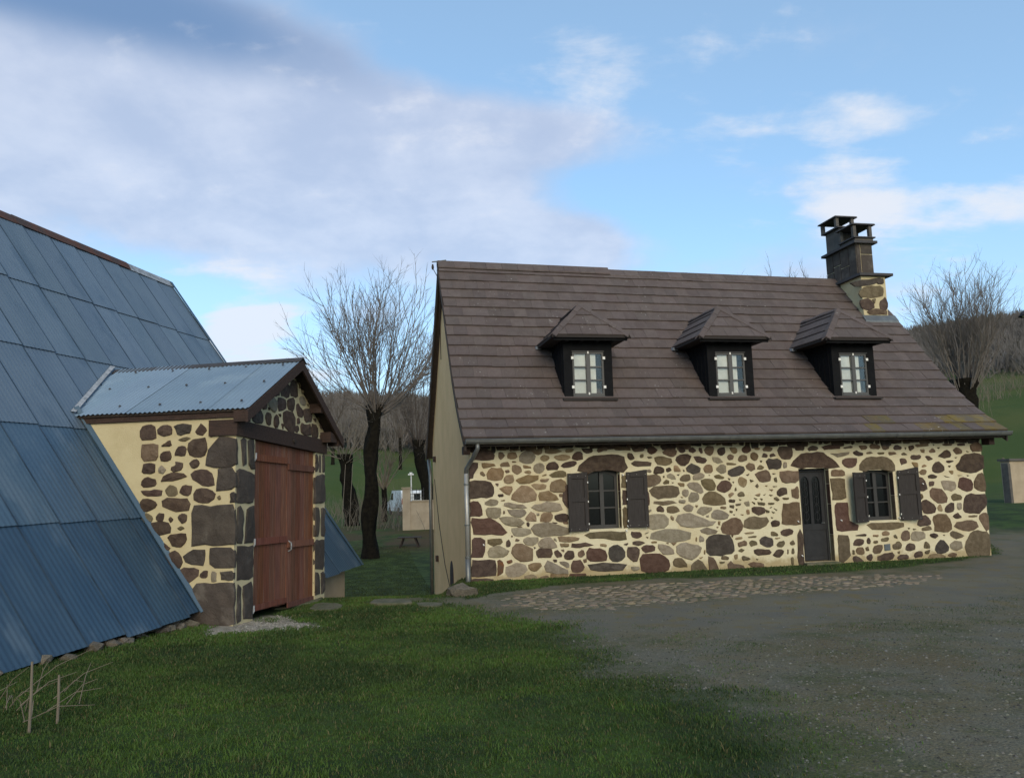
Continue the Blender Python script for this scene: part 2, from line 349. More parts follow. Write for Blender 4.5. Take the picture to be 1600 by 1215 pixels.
def ground_mat():
    m = bpy.data.materials.new('ground'); m.use_nodes = True; t = m.node_tree; b = t.nodes['Principled BSDF']; setin(b, Roughness=.95); b.inputs['Specular IOR Level'].default_value = .2
    a = N(t, 'ShaderNodeAttribute', attribute_name='surf'); s = N(t, 'ShaderNodeSeparateColor'); t.links.new(a.outputs['Color'], s.inputs[0])
    g = N(t, 'ShaderNodeNewGeometry'); P = g.outputs['Position']
    def nz(sc, de=6, ro=.6):
        n = N(t, 'ShaderNodeTexNoise'); setin(n, Scale=sc, Detail=de, Roughness=ro); t.links.new(P, n.inputs[0]); return n.outputs[0]
    grass = mixc(t, mrange(t, nz(1.1), .38, .64), (.014, .034, .007), (.048, .090, .014))
    grass = mixc(t, mrange(t, nz(22), .42, .72), grass, (.040, .042, .016))
    # far pasture / wooded hillside
    ln = N(t, 'ShaderNodeVectorMath', operation='LENGTH'); t.links.new(P, ln.inputs[0])
    sy = N(t, 'ShaderNodeSeparateXYZ'); t.links.new(P, sy.inputs[0])
    rough = math_(t, 'MULTIPLY', mrange(t, sy.outputs[1], 13.8, 15.2), mrange(t, math_(t, 'ADD', math_(t, 'ADD', sy.outputs[0], math_(t, 'MULTIPLY', sy.outputs[1], .199)), mrange(t, sy.outputs[1], 22.5, 24.2, 0., -8.)), 2.30, 2.12))  # gap slope mask, where the slope's shade goes into the grass colour
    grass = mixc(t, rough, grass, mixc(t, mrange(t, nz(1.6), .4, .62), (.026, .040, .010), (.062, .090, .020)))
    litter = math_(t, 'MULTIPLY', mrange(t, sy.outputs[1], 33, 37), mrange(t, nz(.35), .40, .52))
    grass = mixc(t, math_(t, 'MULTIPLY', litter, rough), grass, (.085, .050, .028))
    far = mrange(t, math_(t, 'ADD', ln.outputs['Value'], math_(t, 'MULTIPLY', nz(.05), 40.)), 130, 150)
    grass = mixc(t, mrange(t, ln.outputs['Value'], 30, 60), grass, mixc(t, mrange(t, nz(.12), .4, .65), (.046, .074, .014), (.072, .088, .019)))
    grass = mixc(t, far, grass, mixc(t, mrange(t, nz(.3), .4, .6), (.070, .060, .054), (.085, .076, .066)))
    grav = mixc(t, mrange(t, nz(1.3), .4, .62), (.162, .147, .104), (.172, .140, .076))
    grav = mixc(t, mrange(t, nz(.8, 7, .72), .46, .62), grav, (.088, .092, .036))
    grav = mixc(t, mrange(t, nz(.42, 6, .7), .50, .64), grav, (.150, .115, .058))
    vo = N(t, 'ShaderNodeTexVoronoi'); setin(vo, Scale=38.); t.links.new(P, vo.inputs[0])
    grav = mixc(t, mrange(t, vo.outputs['Color'], .55, 1.0), grav, (.180, .162, .112), 'MIX')
    grav = mixc(t, mrange(t, nz(60, 3), .35, .6), mixc(t, .55, grav, (.045, .043, .038)), grav)
    road = mixc(t, mrange(t, nz(.9), .35, .65), (.132, .122, .098), (.162, .142, .098))
    road = mixc(t, mrange(t, nz(2.2), .5, .66), road, (.165, .128, .062))
    c = mixc(t, s.outputs[1], grav, road)
    c = mixc(t, s.outputs[0], c, grass)
    c = mixc(t, s.outputs[2], c, mixc(t, mrange(t, nz(9), .38, .62), (.34, .30, .24), (.20, .175, .13)))
    t.links.new(c, b.inputs['Base Color'])
    bp = N(t, 'ShaderNodeBump'); setin(bp, Strength=.7, Distance=.03); t.links.new(nz(45, 5), bp.inputs['Height']); t.links.new(bp.outputs[0], b.inputs['Normal'])
    return m
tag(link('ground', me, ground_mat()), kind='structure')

# ------------------------------------------------------------------ stones
def chaikin(P, k=.25):
    out = []
    for i in range(len(P)):
        a = P[i]; b = P[(i+1) % len(P)]
        out += [(lerp(a[0], b[0], k), lerp(a[1], b[1], k)), (lerp(a[0], b[0], 1-k), lerp(a[1], b[1], 1-k))]
    return out
def area(P): return .5*sum(P[i][0]*P[(i+1) % len(P)][1]-P[(i+1) % len(P)][0]*P[i][1] for i in range(len(P)))
def resample(P, n):
    L = [math.dist(P[i], P[(i+1) % len(P)]) for i in range(len(P))]; T = sum(L); out = []; i = 0; acc = 0
    for k in range(n):
        s = T*k/n
        while acc+L[i] < s and i < len(P)-1: acc += L[i]; i += 1
        f = (s-acc)/max(L[i], 1e-9); a = P[i]; b = P[(i+1) % len(P)]; out.append((lerp(a[0], b[0], f), lerp(a[1], b[1], f)))
    return out
def stone_geo(P, proud, R, sharp=False, grow_by=.034):
    """outline P in wall (a, z); returns verts (a, z, h) with h = height proud of the wall, faces"""
    if area(P) < 0: P = P[::-1]
    A = abs(area(P)); sz = math.sqrt(A)
    if not sharp:
        P = chaikin(P, .11); cx = sum(p[0] for p in P)/len(P); cz = sum(p[1] for p in P)/len(P); e = min(grow_by, sz*.16)
        P = [(p[0]+e*(p[0]-cx)/max(.02, math.dist(p, (cx, cz))), p[1]+e*(p[1]-cz)/max(.02, math.dist(p, (cx, cz)))) for p in P]
    n = max(11, min(30, int(sz/.028))); P = resample(P, n)
    j = min(.014, sz*.05)
    P = [(p[0]+R.uniform(-j, j), p[1]+R.uniform(-j, j)) for p in P]
    cx = sum(p[0] for p in P)/n; cz = sum(p[1] for p in P)/n
    Vv = [(p[0], p[1], -.03) for p in P]
    ins = min(.016/max(sz, .02), .22)
    h1 = [proud*R.uniform(.45, 1.15) for _ in P]
    Vv += [(lerp(p[0], cx, ins*.35), lerp(p[1], cz, ins*.35), .55*h) for p, h in zip(P, h1)]
    Vv += [(lerp(p[0], cx, ins+.06), lerp(p[1], cz, ins+.06), h) for p, h in zip(P, h1)]
    Vv.append((cx, cz, proud*R.uniform(1.0, 1.5)))
    F = []
    for k in (0, 1): F += [(k*n+i, k*n+(i+1) % n, (k+1)*n+(i+1) % n, (k+1)*n+i) for i in range(n)]
    F += [(2*n+i, 2*n+(i+1) % n, 3*n) for i in range(n)]
    return Vv, F, A
def parse(txt, ox, oy, fac):
    out = []
    for ln in txt.strip().splitlines():
        ln = ln.strip()
        if not ln: continue
        c, pts = ln[0], ln[1:].split()
        out.append((c, [(ox+float(p.split(',')[0])*fac, oy+float(p.split(',')[1])*fac) for p in pts]))
    return out
HOUSE_STONES = []
HOUSE_STONES += parse('''
D 13,13 29,13 38,17 40,27 8,27
t 44,13 53,13 53,15 44,15
t 57,13 71,13 70,15 57,16
b 43,18 47,17 51,21 46,26 44,24
t 55,19 59,18 65,18 66,24 60,25 55,24
g 71,20 79,16 84,18 88,23 87,28 80,30 73,29 70,27
t 85,15 97,12 97,18 92,20 87,18
t 102,13 112,13 122,15 121,17 106,19 102,17
t 127,13 138,13 134,17 127,17
d 146,12 160,13 160,17 152,18
t 95,24 99,21 106,22 106,25 102,28 97,27
t 112,22 120,21 131,21 133,24 124,27 116,26
r 137,20 143,17 147,18 148,26 140,26 135,24
D 7,29 18,30 17,36 13,43 12,50 6,50
t 23,30 39,32 39,34 23,37
t 46,31 55,29 57,35 45,35
t 60,28 65,28 65,30 60,30
t 61,35 65,33 71,36 72,41 66,44 61,40
t 74,33 84,35 84,37 74,37
t 75,41 80,40 84,41 83,44 76,43
g 87,35 93,31 99,32 100,39 93,43 88,40
d 103,35 107,31 112,29 117,33 117,38 104,39
d 121,33 126,31 134,28 142,30 135,35 124,36
b 20,42 23,41 27,46 24,47 21,45
t 29,43 34,38 46,38 49,43 47,50 38,51 30,49
b 51,40 56,39 57,42 53,43
t 50,50 55,46 61,46 62,53 56,56 51,54
t 67,50 80,47 91,46 93,49 85,54 69,56 66,52
t 97,46 103,44 103,46 98,47
t 95,51 107,50 103,54 96,54
o 107,45 115,42 126,40 127,48 109,48
D 6,52 32,52 38,60 39,69 34,74 7,75
b 39,56 43,56 43,59 41,59
t 44,63 52,60 60,60 60,64 56,70 50,66
d 42,70 49,69 49,72 44,73
t 58,74 66,65 73,59 80,60 89,67 90,76 80,78 66,78
t 84,57 102,57 101,63 90,63
t 107,62 112,54 119,52 127,55 127,66 112,66
t 93,68 105,66 113,70 118,75 108,77 95,76
t 119,69 123,69 123,73 119,72
R 7,78 20,79 23,85 24,98 8,98
g 27,79 35,76 42,77 42,82 35,83 26,82
t 46,77 51,76 51,78 46,78
g 48,83 54,80 75,83 78,87 60,86
g 84,82 97,83 100,80 118,81 123,87 122,90 88,90
g 28,87 44,87 45,92 43,98 30,98
b 49,90 51,90 51,94 49,94
g 54,89 77,89 76,95 71,97 60,96
t 77,100 83,92 88,94 90,103 78,102
g 91,93 94,93 94,96 91,96
t 98,94 110,93 110,97 106,104 95,103
d 114,96 126,94 129,96 129,103 118,103 114,99
d 125,60 132,58 132,84 127,86 124,75
''', 725, 685, 1.25)
HOUSE_STONES += parse('''
R 8,3 33,3 42,8 52,17 55,20 53,24 11,24
g 44,3 50,2 66,3 73,7 75,11 63,12 52,11
d 78,10 80,8 82,10 81,14 79,13
b 65,13 73,14 73,15 68,15
g 58,16 82,17 83,23 70,26 63,24
g 86,11 104,10 130,15 130,24 104,24 94,26 88,23 85,16
b 110,8 117,9 117,10 111,10
b 124,8 130,8 130,11 124,10
b 59,25 61,25 61,27 59,27
R 9,27 24,27 27,33 27,46 23,53 9,53
o 31,30 47,29 47,35 36,37 30,34
d 53,33 56,30 58,34 57,39 53,39
b 65,29 69,30 69,32 64,32
g 73,31 80,28 92,28 92,32 85,37 77,35
g 93,35 100,29 107,28 112,34 117,39 104,40 94,38
g 112,28 115,29 116,33 113,31
t 118,26 143,27 145,30 128,33 120,32
t 120,35 130,35 131,39 121,39
g 30,47 33,41 44,39 54,43 56,46 52,50 39,52 31,51
t 62,42 65,35 80,40 84,42 85,56 73,57 64,52 61,47
d 87,39 90,40 88,42
d 91,45 95,42 108,42 109,48 107,52 93,52
d 113,46 116,43 122,48 122,51 116,52
b 121,43 125,42 125,46
d 126,50 130,45 137,45 137,53 131,55 126,53
b 143,46 148,43 151,48 146,52 143,50
D 9,55 40,55 41,76 10,77
Y 41.3,55 48,55 50,60 49,73 42,76
y 53,57 60,55 60,59 55,60
g 53,66 63,61 76,62 78,69 72,74 57,76 53,70
t 81,61 94,59 96,63 92,67 87,69 81,65
g 102,63 105,56 113,61 131,69 132,72 112,71 103,69
d 111,55 116,55 116,58 113,58
g 120,57 130,59 132,63 129,65 120,60
r 136,58 145,56 149,64 148,69 135,70
b 149,55 153,54 153,58 150,59
d 8,79 36,80 38,92 10,95
k 39,84 48,80 62,81 64,90 47,93
t 75,76 85,74 92,77 90,82 78,81
b 95,77 104,75 107,79 97,82
t 108,73 128,73 130,78 110,80
r 131,73 152,72 153,76 133,78
''', 725, 805, 1.25)
HOUSE_STONES += parse('''
d 26,19 37,20 40,18 53,20 53,21 34,24 26,23
t 63,19 70,20 70,23 62,22
d 91,20 97,18 97,20 95,21
d 103,17 112,16 119,18 110,21 103,20
d 101,5 113,5 113,11 107,12 102,10
r 47,26 61,26 70,31 70,40 49,40 47,36
k 74,24 83,22 92,26 92,36 87,41 78,41 75,36
d 98,24 108,24 111,27 109,40 102,40 97,33
k 47,45 70,44 94,45 93,51 80,53 48,52
g 101,48 110,48 111,51 104,53 101,50
''', 860, 825, 1.25)
HOUSE_STONES += parse('''
b 47,9 54,6 60,7 60,10 49,12
b 67,7 78,6 88,8 87,10 69,10
b 91,10 97,6 103,8 103,11 92,12
d 84,14 89,14 92,20 87,21 84,18
r 104,52 109,62 110,74 105,76
d 88,26 94,23 111,24 112,28 95,29
''', 870, 690, 1.317)
HOUSE_STONES += parse('''
r 12,15 20,13 26,17 24,21 18,24 12,20
b 34,23 42,17 51,15 56,20 54,26 50,28 42,25
d 60,14 69,14 70,20 64,22 61,19
r 76,17 82,14 88,19 83,22 77,20
r 92,14 96,15 98,22 95,23 92,18
b 101,17 105,13 115,13 113,23 108,26 102,21
d 121,19 125,15 132,14 132,23 127,26 122,23
t 140,14 150,15 152,20 147,23 143,20
o 0,25 5,24 5,29 0,30
o 11,28 16,28 20,30 13,31
o 24,29 37,30 48,32 49,38 42,41 28,40 24,35
d 56,31 63,26 73,25 79,28 74,38 68,42 60,37
d 84,28 92,29 103,31 104,35 98,38 89,36
g 112,29 122,30 130,36 121,38 115,35
g 10,49 15,48 18,51 16,53 11,52
d 24,46 27,44 36,46 37,53 25,54 21,53
d 41,47 46,45 49,49 44,52 41,51
t 53,42 58,43 64,51 53,51
o 67,48 70,50 68,52
k 73,47 80,40 90,44 94,48 92,51 82,54 74,50
t 99,45 105,42 112,42 113,52 102,53
g 120,46 127,41 133,42 133,52 128,54 119,49
b 9,57 20,59 27,57 32,62 31,68 20,73 9,75
o 36,58 38,58 38,61 36,61
g 42,57 48,55 53,58 56,64 50,63 43,60
o 57,56 62,55 60,58
o 62,63 68,58 76,56 79,63 72,66 63,65
g 83,58 92,54 98,55 101,59 93,63 83,64
t 107,56 110,57 108,58
o 115,58 122,57 132,60 130,63 118,62
o 137,61 141,63 139,64
o 36,69 40,65 45,65 45,70 37,71
t 49,68 53,68 51,70
t 58,69 69,70 69,75 63,74
g 74,71 87,69 92,71 98,81 96,86 88,80 78,77
o 97,66 105,64 114,65 117,74 115,80 103,79 98,71
r 121,75 128,68 135,67 142,71 139,80 130,82 121,79
o 16,80 22,76 36,75 57,74 61,79 61,88 57,91 38,91 27,94 20,89
g 66,83 70,79 75,81 75,88 71,91 66,87
g 77,90 80,85 90,86 92,92 88,97 80,98 76,96
t 63,90 68,92 65,93
o 20,98 50,97 57,101 36,103 20,101
g 61,96 71,96 70,101 61,100
o 97,97 102,88 109,83 120,85 130,91 134,101 120,104 98,101
t 138,87 144,84 147,86 140,92
d 139,96 147,95 148,99 139,99
''', 1000, 685, 1.0)
HOUSE_STONES += parse('''
g 13,12 17,10 18,13 13,16
d 26,9 31,5 37,10 36,14 27,13
o 42,7 54,6 63,12 52,16 43,14
g 67,8 75,3 83,7 81,12 72,13
t 86,4 91,4 88,8
g 88,14 96,8 112,7 112,12 97,19
g 103,21 107,19 107,23 103,22
g 112,20 116,13 124,12 135,17 139,20 133,25 120,25 112,23
t 126,6 134,6 134,10 126,9
g 13,21 20,19 38,19 44,26 42,34 36,39 18,41 13,38
t 48,20 53,23 52,28 48,25
g 57,23 61,18 83,18 88,22 106,28 118,29 117,35 100,36 87,38 70,37 59,33 57,28
t 122,29 125,29 125,35 122,34
b 128,38 130,32 138,30 142,25 153,24 157,30 160,38 153,47 146,48 128,47
t 119,38 123,37 121,40
g 7,48 14,45 13,47 8,49
g 92,44 105,40 120,43 121,48 106,49
g 15,53 25,45 50,42 72,44 79,48 80,56 70,58 48,60 30,57 16,56
t 87,54 89,54 89,61 87,60
g 93,50 100,56 100,60 93,61
t 9,53 13,53 12,56
k 105,55 113,52 138,51 143,60 146,65 145,79 120,81 109,81 105,75
b 142,51 146,51 144,54
t 149,55 159,53 160,56 150,58
t 17,61 26,60 26,63 18,63
t 40,62 45,62 44,65
t 48,62 58,62 52,67
r 2,71 8,67 20,67 23,71 21,75 8,77
g 28,69 31,65 43,68 51,74 52,80 40,80 32,75
g 58,70 62,64 73,64 82,67 94,66 96,74 88,84 79,87 65,83 57,77
t 100,74 102,74 102,80 100,80
t 92,86 99,84 95,88
r 2,84 5,81 27,80 43,87 46,103 35,107 10,109 4,104 2,95
o 53,93 57,87 65,88 72,95 73,100 62,99 53,97
o 81,100 84,95 90,91 97,94 104,104 103,110 81,110
b 107,86 114,86 120,100 124,110 109,111
o 127,84 131,83 139,85 137,89 127,88
o 124,92 132,92 132,94 125,95
''', 1000, 785, 1.0)
HOUSE_STONES += parse('''
b 16,28 20,25 26,27 25,32 19,33
b 33,33 36,28 41,26 47,28 46,34 35,36
r 39,17 43,13 52,13 52,20 46,22 40,20
t 57,15 68,14 66,18 60,17
b 72,16 78,12 87,15 83,20 73,19
b 53,25 57,21 64,26 62,33 58,34 53,30
d 70,29 73,23 79,25 78,29
d 83,25 88,23 92,27 83,29
d 95,18 99,14 116,14 118,24 113,31 100,30
d 122,12 136,12 136,18 123,18
d 142,15 150,12 159,14 155,18 144,19
o 15,37 31,39 30,41 15,41
o 67,34 71,34 69,38
k 78,35 80,33 98,33 100,44 97,47 81,46
g 104,37 109,37 109,45 104,46
k 18,50 26,48 35,44 42,45 42,52 35,56 25,59 18,55
b 46,43 50,39 57,40 60,47 52,50 47,46
o 62,47 68,41 74,45 70,48
t 34,62 38,60 46,65 46,71 41,75 35,71
o 45,57 51,54 49,58
b 61,55 70,52 79,50 83,60 82,66 69,67 63,60
o 86,54 93,54 88,56
o 89,62 93,60 94,68 90,66
B 98,50 128,50 128,69 102,69 98,60
o 51,63 58,66 53,68
o 60,74 63,70 65,74 63,77
o 17,61 21,63 19,65
o 24,67 27,67 26,70
o 28,78 30,76 31,81 28,82
t 19,87 24,84 27,86 20,92
o 33,86 38,83 41,84 44,90 33,90
o 19,95 28,95 28,100 19,99
o 34,94 39,95 36,97
t 59,88 68,85 66,90
o 72,88 77,86 74,89
t 81,79 88,79 86,82
t 75,73 80,73 77,75
t 87,74 95,74 88,76
o 81,87 88,88 84,90
d 94,83 99,79 107,77 110,85 99,89 95,86
o 88,93 93,91 98,96 94,97
o 102,92 113,92 112,95 104,95
o 57,92 64,94 60,95
o 67,93 72,94 70,97
B 116,79 121,78 127,72 129,95 124,95 117,91
''', 1120, 685, 1.0)
HOUSE_STONES += parse('''
g 42,0 50,-2 51,5 46,5
o 54,-2 60,0 59,3
o 63,-1 75,0 75,4 65,3
o 80,0 90,0 89,3 80,3
o 20,4 27,4 26,9 20,7
o 29,2 38,1 37,4 30,5
o 20,12 25,13 24,16 20,15
o 29,10 32,9 31,13
t 36,18 43,18 40,20
o 25,18 29,18 27,20
t 46,11 50,11 51,18 47,18
d 55,9 58,7 74,8 75,15 64,18 56,13
o 77,11 82,13 81,16 77,15
o 85,13 91,15 88,17
o 88,8 95,11 93,13
o 82,8 86,6 85,8
o 45,26 55,23 64,24 79,23 79,33 70,37 63,40 48,40 44,36
o 84,22 88,23 86,25
d 85,31 91,28 97,29 97,36 86,37
B 102,2 130,-3 131,34 113,36 101,34
t 43,47 57,45 58,48 44,49
o 49,53 62,51 62,54 49,55
t 29,55 40,53 38,57 28,57
o 85,45 90,46 96,50 94,52 85,51
d 101,44 110,42 119,42 117,49 107,51 101,49
k 68,56 74,54 85,56 88,63 86,68 77,67 69,63
t 90,55 99,54 99,56 92,57
b 33,63 45,59 47,66 34,69
o 51,61 55,59 62,61 63,65 53,68
o 94,65 97,62 105,59 106,64 102,69 95,68
o 114,63 119,58 122,65 116,66
o 33,75 38,72 44,74 38,77
d 58,75 62,73 84,74 84,80 63,82
d 87,83 93,76 98,73 104,75 103,80 97,84
o 117,75 119,70 121,76 120,80 117,79
o 110,73 112,73 112,80 110,80
o 115,86 120,85 120,98 117,97
t 27,82 32,80 32,87 28,88
o 39,85 42,83 52,87 51,89 41,90
o 61,87 65,88 63,90
b 18,98 23,91 29,98 38,97 45,106 45,108 20,109
b 49,95 59,94 72,94 73,101 60,101 54,99
d 126,42 133,42 137,98 130,98 126,92 127,60
''', 1120, 785, 1.0)
HOUSE_STONES += parse('''
r -6,23 5,21 22,21 23,26 -4,27
b 27,24 40,21 43,24 29,26
b 51,21 64,21 64,26 56,27
b 69,21 73,19 84,20 84,26 70,25
b 88,21 97,21 99,25 92,27 88,25
d 106,24 110,20 118,23 118,27 107,27
o 123,23 126,24 124,28
d 129,22 137,21 138,25 132,29
g 7,32 16,33 27,32 34,30 38,31 33,36 18,38
d 42,33 47,29 58,33 57,36 50,36
o 63,32 70,30 74,33 64,34
o 80,32 91,31 91,34 84,35
b 98,31 107,31 111,34 99,36
r 26,44 32,42 47,41 48,50 43,53 33,54 27,48
''', 1290, 675, 1.0)
HOUSE_STONES += parse('''
t 29,19 50,18 50,22 32,23
d 6,41 14,42 17,47 8,51
o 8,34 12,32 18,35 9,36
d 23,36 38,36 39,40 33,42 23,42
t 24,47 33,48 34,54 29,54
t 37,27 44,27 44,32 40,31
b 51,30 57,25 62,31 53,32
d 45,38 50,37 58,42 50,44
t 40,53 44,50 48,53 41,55
t 36,62 41,59 47,59 46,65 39,66
o 28,59 32,59 31,64 28,63
d 57,55 63,47 67,48 75,56 74,60 64,62 57,60
d 64,37 72,34 77,28 85,32 86,38 74,39
b 71,18 88,18 86,21 74,21
d 95,18 107,17 107,21 96,21
b 89,28 95,24 102,28 102,33 93,33
o 57,18 60,20 58,21
o 64,24 68,23 66,26
d 77,45 83,44 91,45 82,48
o 81,52 86,52 83,55
t 82,60 89,60 89,65 86,65
d 50,68 56,66 65,69 60,72 50,71
o 73,67 86,71 78,70
d 28,74 37,71 43,73 48,88 44,90 30,91
d 52,77 59,77 58,83 52,84
g 71,75 76,77 92,78 92,87 86,90 75,88
r 98,77 101,71 110,72 118,76 119,91 105,90 98,85
b 116,20 125,16 133,20 133,29 119,29
d 93,53 101,46 106,36 120,34 134.5,35 135.5,57 122,62 106,61 95,57
b 127,69 136,64 138,77 139,91 130,89 123,86 123,77
b 54,90 60,88 71,91 76,97 80,103 80,108 65,109 58,104 54,100
o 95,67 105,67 98,68
o 110,67 114,67 112,69
o 109,29 114,31 110,31
o 91,39 96,39 93,41
o 30,97 41,97 41,104 33,105
''', 1400, 675, 1.0)
HOUSE_STONES += parse('''
o 86,0 92,-4 102,0 101,5 89,6
d 106,22 108,2 112,-2 140,-3 141,15 133,21 133,25 106,25
d 39,12 42,8 50,7 60,15 61,24 58,26 44,25 41,18
t 65,17 69,12 73,23 66,22
d 77,19 84,11 90,11 89,23 80,25 77,23
g 95,11 102,11 102,19 99,21 96,18
d 88,32 96,26 103,33 95,34
o 113,30 127,29 127,32 113,33
b 91,49 95,41 113,38 127,41 128,46 122,51 111,52 97,51
b 57,34 63,29 76,28 83,37 86,47 84,53 77,54 61,54 61,44
d 34,46 36,36 43,30 52,35 53,44 42,45
o 40,50 52,46 56,52 41,54
b 131,31 137,27 143,27 144,52 139,52 136,42 131,36
b 8,63 12,55 20,55 21,64 17,69 10,68
g 24,59 29,56 43,56 45,65 33,69 24,67
d 52,60 60,58 66,61 61,65 55,63
o 84,58 90,55 105,60 106,63 93,65 85,61
d 16,79 20,74 29,75 29,83 19,84 15,82
o 43,80 46,70 52,76 52,81
k 61,81 66,74 71,68 80,77 82,84 71,88 65,88
g 85,74 92,70 101,71 103,80 92,83 86,79
o 109,75 117,57 125,55 144,57 145,70 146,90 130,93 112,92 110,85
o 0,72 5,71 8,75 7,81 0,82
d 28,91 35,86 40,86 41,94 29,95
o 45,86 53,83 51,89 46,90
d 2,96 12,92 18,91 18,98 3,98
o 2,88 6,86 5,90
o 73,60 77,60 75,62
o 18,49 22,49 20,52
o 26,50 32,51 27,53
t 51,96 56,90 70,91 78,95 76,99 52,99
b 80,93 88,88 96,90 92,95
''', 1400, 775, 1.0)
HOUSE_STONES += parse('''
d 46,46 63,43 64,47 47,47
d 43,60 47,53 59,52 59,58 55,61 43,61
d 64,55 67,49 70,54 69,59 65,58
t 74,45 82,45 82,48 74,48
t 88,42 94,39 101,43 96,46 89,46
o 75,55 81,54 81,58 75,58
o 87,51 98,49 99,52 94,55 87,55
o 106,46 109,45 113,51 107,49
b 47,69 51,66 58,65 60,73 57,76 49,74
o 62,66 66,63 68,70 64,70
b 74,68 78,63 88,61 88,68 84,73 76,74
o 105,61 115,57 118,62 116,66 106,67
o 42,69 45,69 45,76 42,75
d 42,81 49,79 60,87 60,89 46,90
d 64,79 71,75 73,80 71,85 65,83
d 81,79 95,76 105,73 107,77 102,83 92,85 81,84
o 112,72 116,70 114,74
d 112,80 117,77 128,77 128,83 113,83
''', 1290, 790, 1.0)
# lintels, sills and jambs
HOUSE_DRESS = parse('''
D 14,20 24,10 44,9 55,17 59,22 59,23.5 21,24 14,22
B 50,25 63,25 64,31 51,31
O 50.5,33 64,33 65,51 58,53 52.5,52
R 54,55 67,55 68,73 77,76 76,80 57,82 55,75
O 56.5,84 68,84 69,103 62,110 58.5,108
''', 1210, 690, 1.727)
HOUSE_DRESS += parse('''
O 52,51 60,39 94,38 106,46 111,57 108,61 99,61.5 92,59.5 84,58 76,58 68,59.5 61,62.5 52,60
''', 1290, 675, 1.0)
HOUSE_DRESS += parse('''
O 62,28 70,27 118,25 128,30 121,33 110,37 95,38 72,37
''', 1290, 790, 1.0)
HOUSE_DRESS += parse('''
D 23,31 30,25 37,19 47,15 60,14.5 73,15 80,17 84,31 79,37.5 74,36.6 67,34.8 59,34 51,34.2 44,35.4 37,38.5 33,38 24,34
O 33,107 82,106 84,115 70,117 55,115 35,114 32,110
O 76.5,39 84,39 84,55 76.5,54
D 77.5,57 84,57 85,75 77.5,75
O 78,77 85,77 86,100 79,103
''', 870, 690, 1.317)
SIDE_STONES = parse('''
d 15,31 14,23 18,17 27,17 29,30
d 32,21 38,17 45,17 46,25 37,27 32,24
k 49,18 58,16 66,16 66,24 53,26 52,20
d 72,23 77,15 83,21 78,27 73,25
d 86,16 91,14 91,20 87,19
d 95,16 99,15 98,18
d 86,26 94,23 94,27 87,29
o 52,32 60,29 67,30 60,33
d 34,39 44,32 46,38
b 16,37 31,38 31,52 18,53 16,48
d 35,46 45,44 45,52 41,54 35,53
d 49,48 53,40 58,38 62,42 59,48
d 66,34 81,31 83,40 80,48 68,48 65,40
q 84,53 88,41 96,31 110,31 113.5,33 113.5,59 90,60 84,57
d 65,57 71,52 75,55 75,58 72,61 68,60
d 45,62 52,58 49,55 57,56 57,63 48,65
d 15,67 18,57 28,57 27,66
g 33,61 36,59 40,63 37,67 33,66
d 14,77 20,72 29,74 30,80 16,81
d 36,76 38,70 48,67 60,67 62,71 50,73
d 67,70 72,65 80,64 87,67 88,73 90,79 84,80 77,76 69,73
d 14,85 24,86 36,84 35,90 20,91
o 40,84 45,80 51,82 52,90 42,90
d 55,88 58,80 67,81 66,87 63,90
d 70,90 76,83 90,87 91,90 88,96 74,97 71,94
o 94,92 97,90 98,94 96,95
Q 108,87 113.5,86 113.5,98 108,98
d 14,95 21,95 30,98 30,102 22,106 15,106
d 36,98 40,94 64,95 64,106 55,106 50,105 38,102
Q 67.5,104 71,101 113.5,100 113.5,142.5 66.5,143.5
o 14,112 20,110 26,113 24,118 15,118
d 30,113 33,109 38,110 37,117 31,117
d 43,115 45,113 48,116 45,119
d 53,114 56,110 62,111 61,118 57,119
Q 94,62 113.5,61 113.5,85 94,85
d 22,122 25,120 40,119 46,128 28,132 23,128
o 52,125 56,123 60,125 55,127
d 43,134 48,132 60,131 61,138 56,144 48,143 46,138
d 33,145 38,141 45,146 40,149
d 41,154 50,150 55,154 56,163 52,167 47,166 40,158
k 60,155 68,150 82,148 79,161 80,163 70,162 62,160
d 52,171 60,168 72,167 74,174 62,182 55,178
d 76,174 80,170 84,170 83,177 77,177
g 88,171 93,171 93,181 88,181
Q 86,145 113,144 113,168 88,168 86,163
K 97,170 112,170 112,180 98,180
Q 62,194 67,190 74,182 112.5,182 112,228 60,229
''', 200, 640, 1.4811)
GATE_STONES = parse('''
Q 126,30 133,31 133,65 129,63 127,58
Q 118.5,31 122,28 124,29 125,58 121,59
Q 114.5,61 122,63 133,67 133,98 114.5,98
Q 114.5,100 121,103 121,141.5 114.5,141.5
Q 125,102 133,101 133,140.5 122.5,141
Q 114.5,144 114.5,179 131.5,176.5 132,143 
''', 200, 640, 1.4811)[:5]
GATE_STONES += parse('''
Q 114.5,36 132,35 131.5,70 114.5,72
Q 121,76 131.5,73 131.5,112 121,114
Q 114.3,75 119,76 119,115 114.3,118
''', 200, 800, 1.4811)
GATE_STONES += parse('''
Q 10.2,13 12,13 12,26 10.2,26
Q 12.7,13 14,13 14,26 12.7,26
Q 15,14 16.6,13 16.6,26 15,26
Q 9.8,28 16.6,27 16.6,48 9.8,48
Q 9.8,50 13,50 13,71 9.8,71
Q 14,50 16.6,50 16.4,71 14,71
Q 9.8,73 16.4,73 16.4,94 9.8,94
Q 9.6,96 13,96 13,112 9.6,113
Q 14,96 16.4,95 16.4,111 14,112
''', 470, 680, 2.2222)
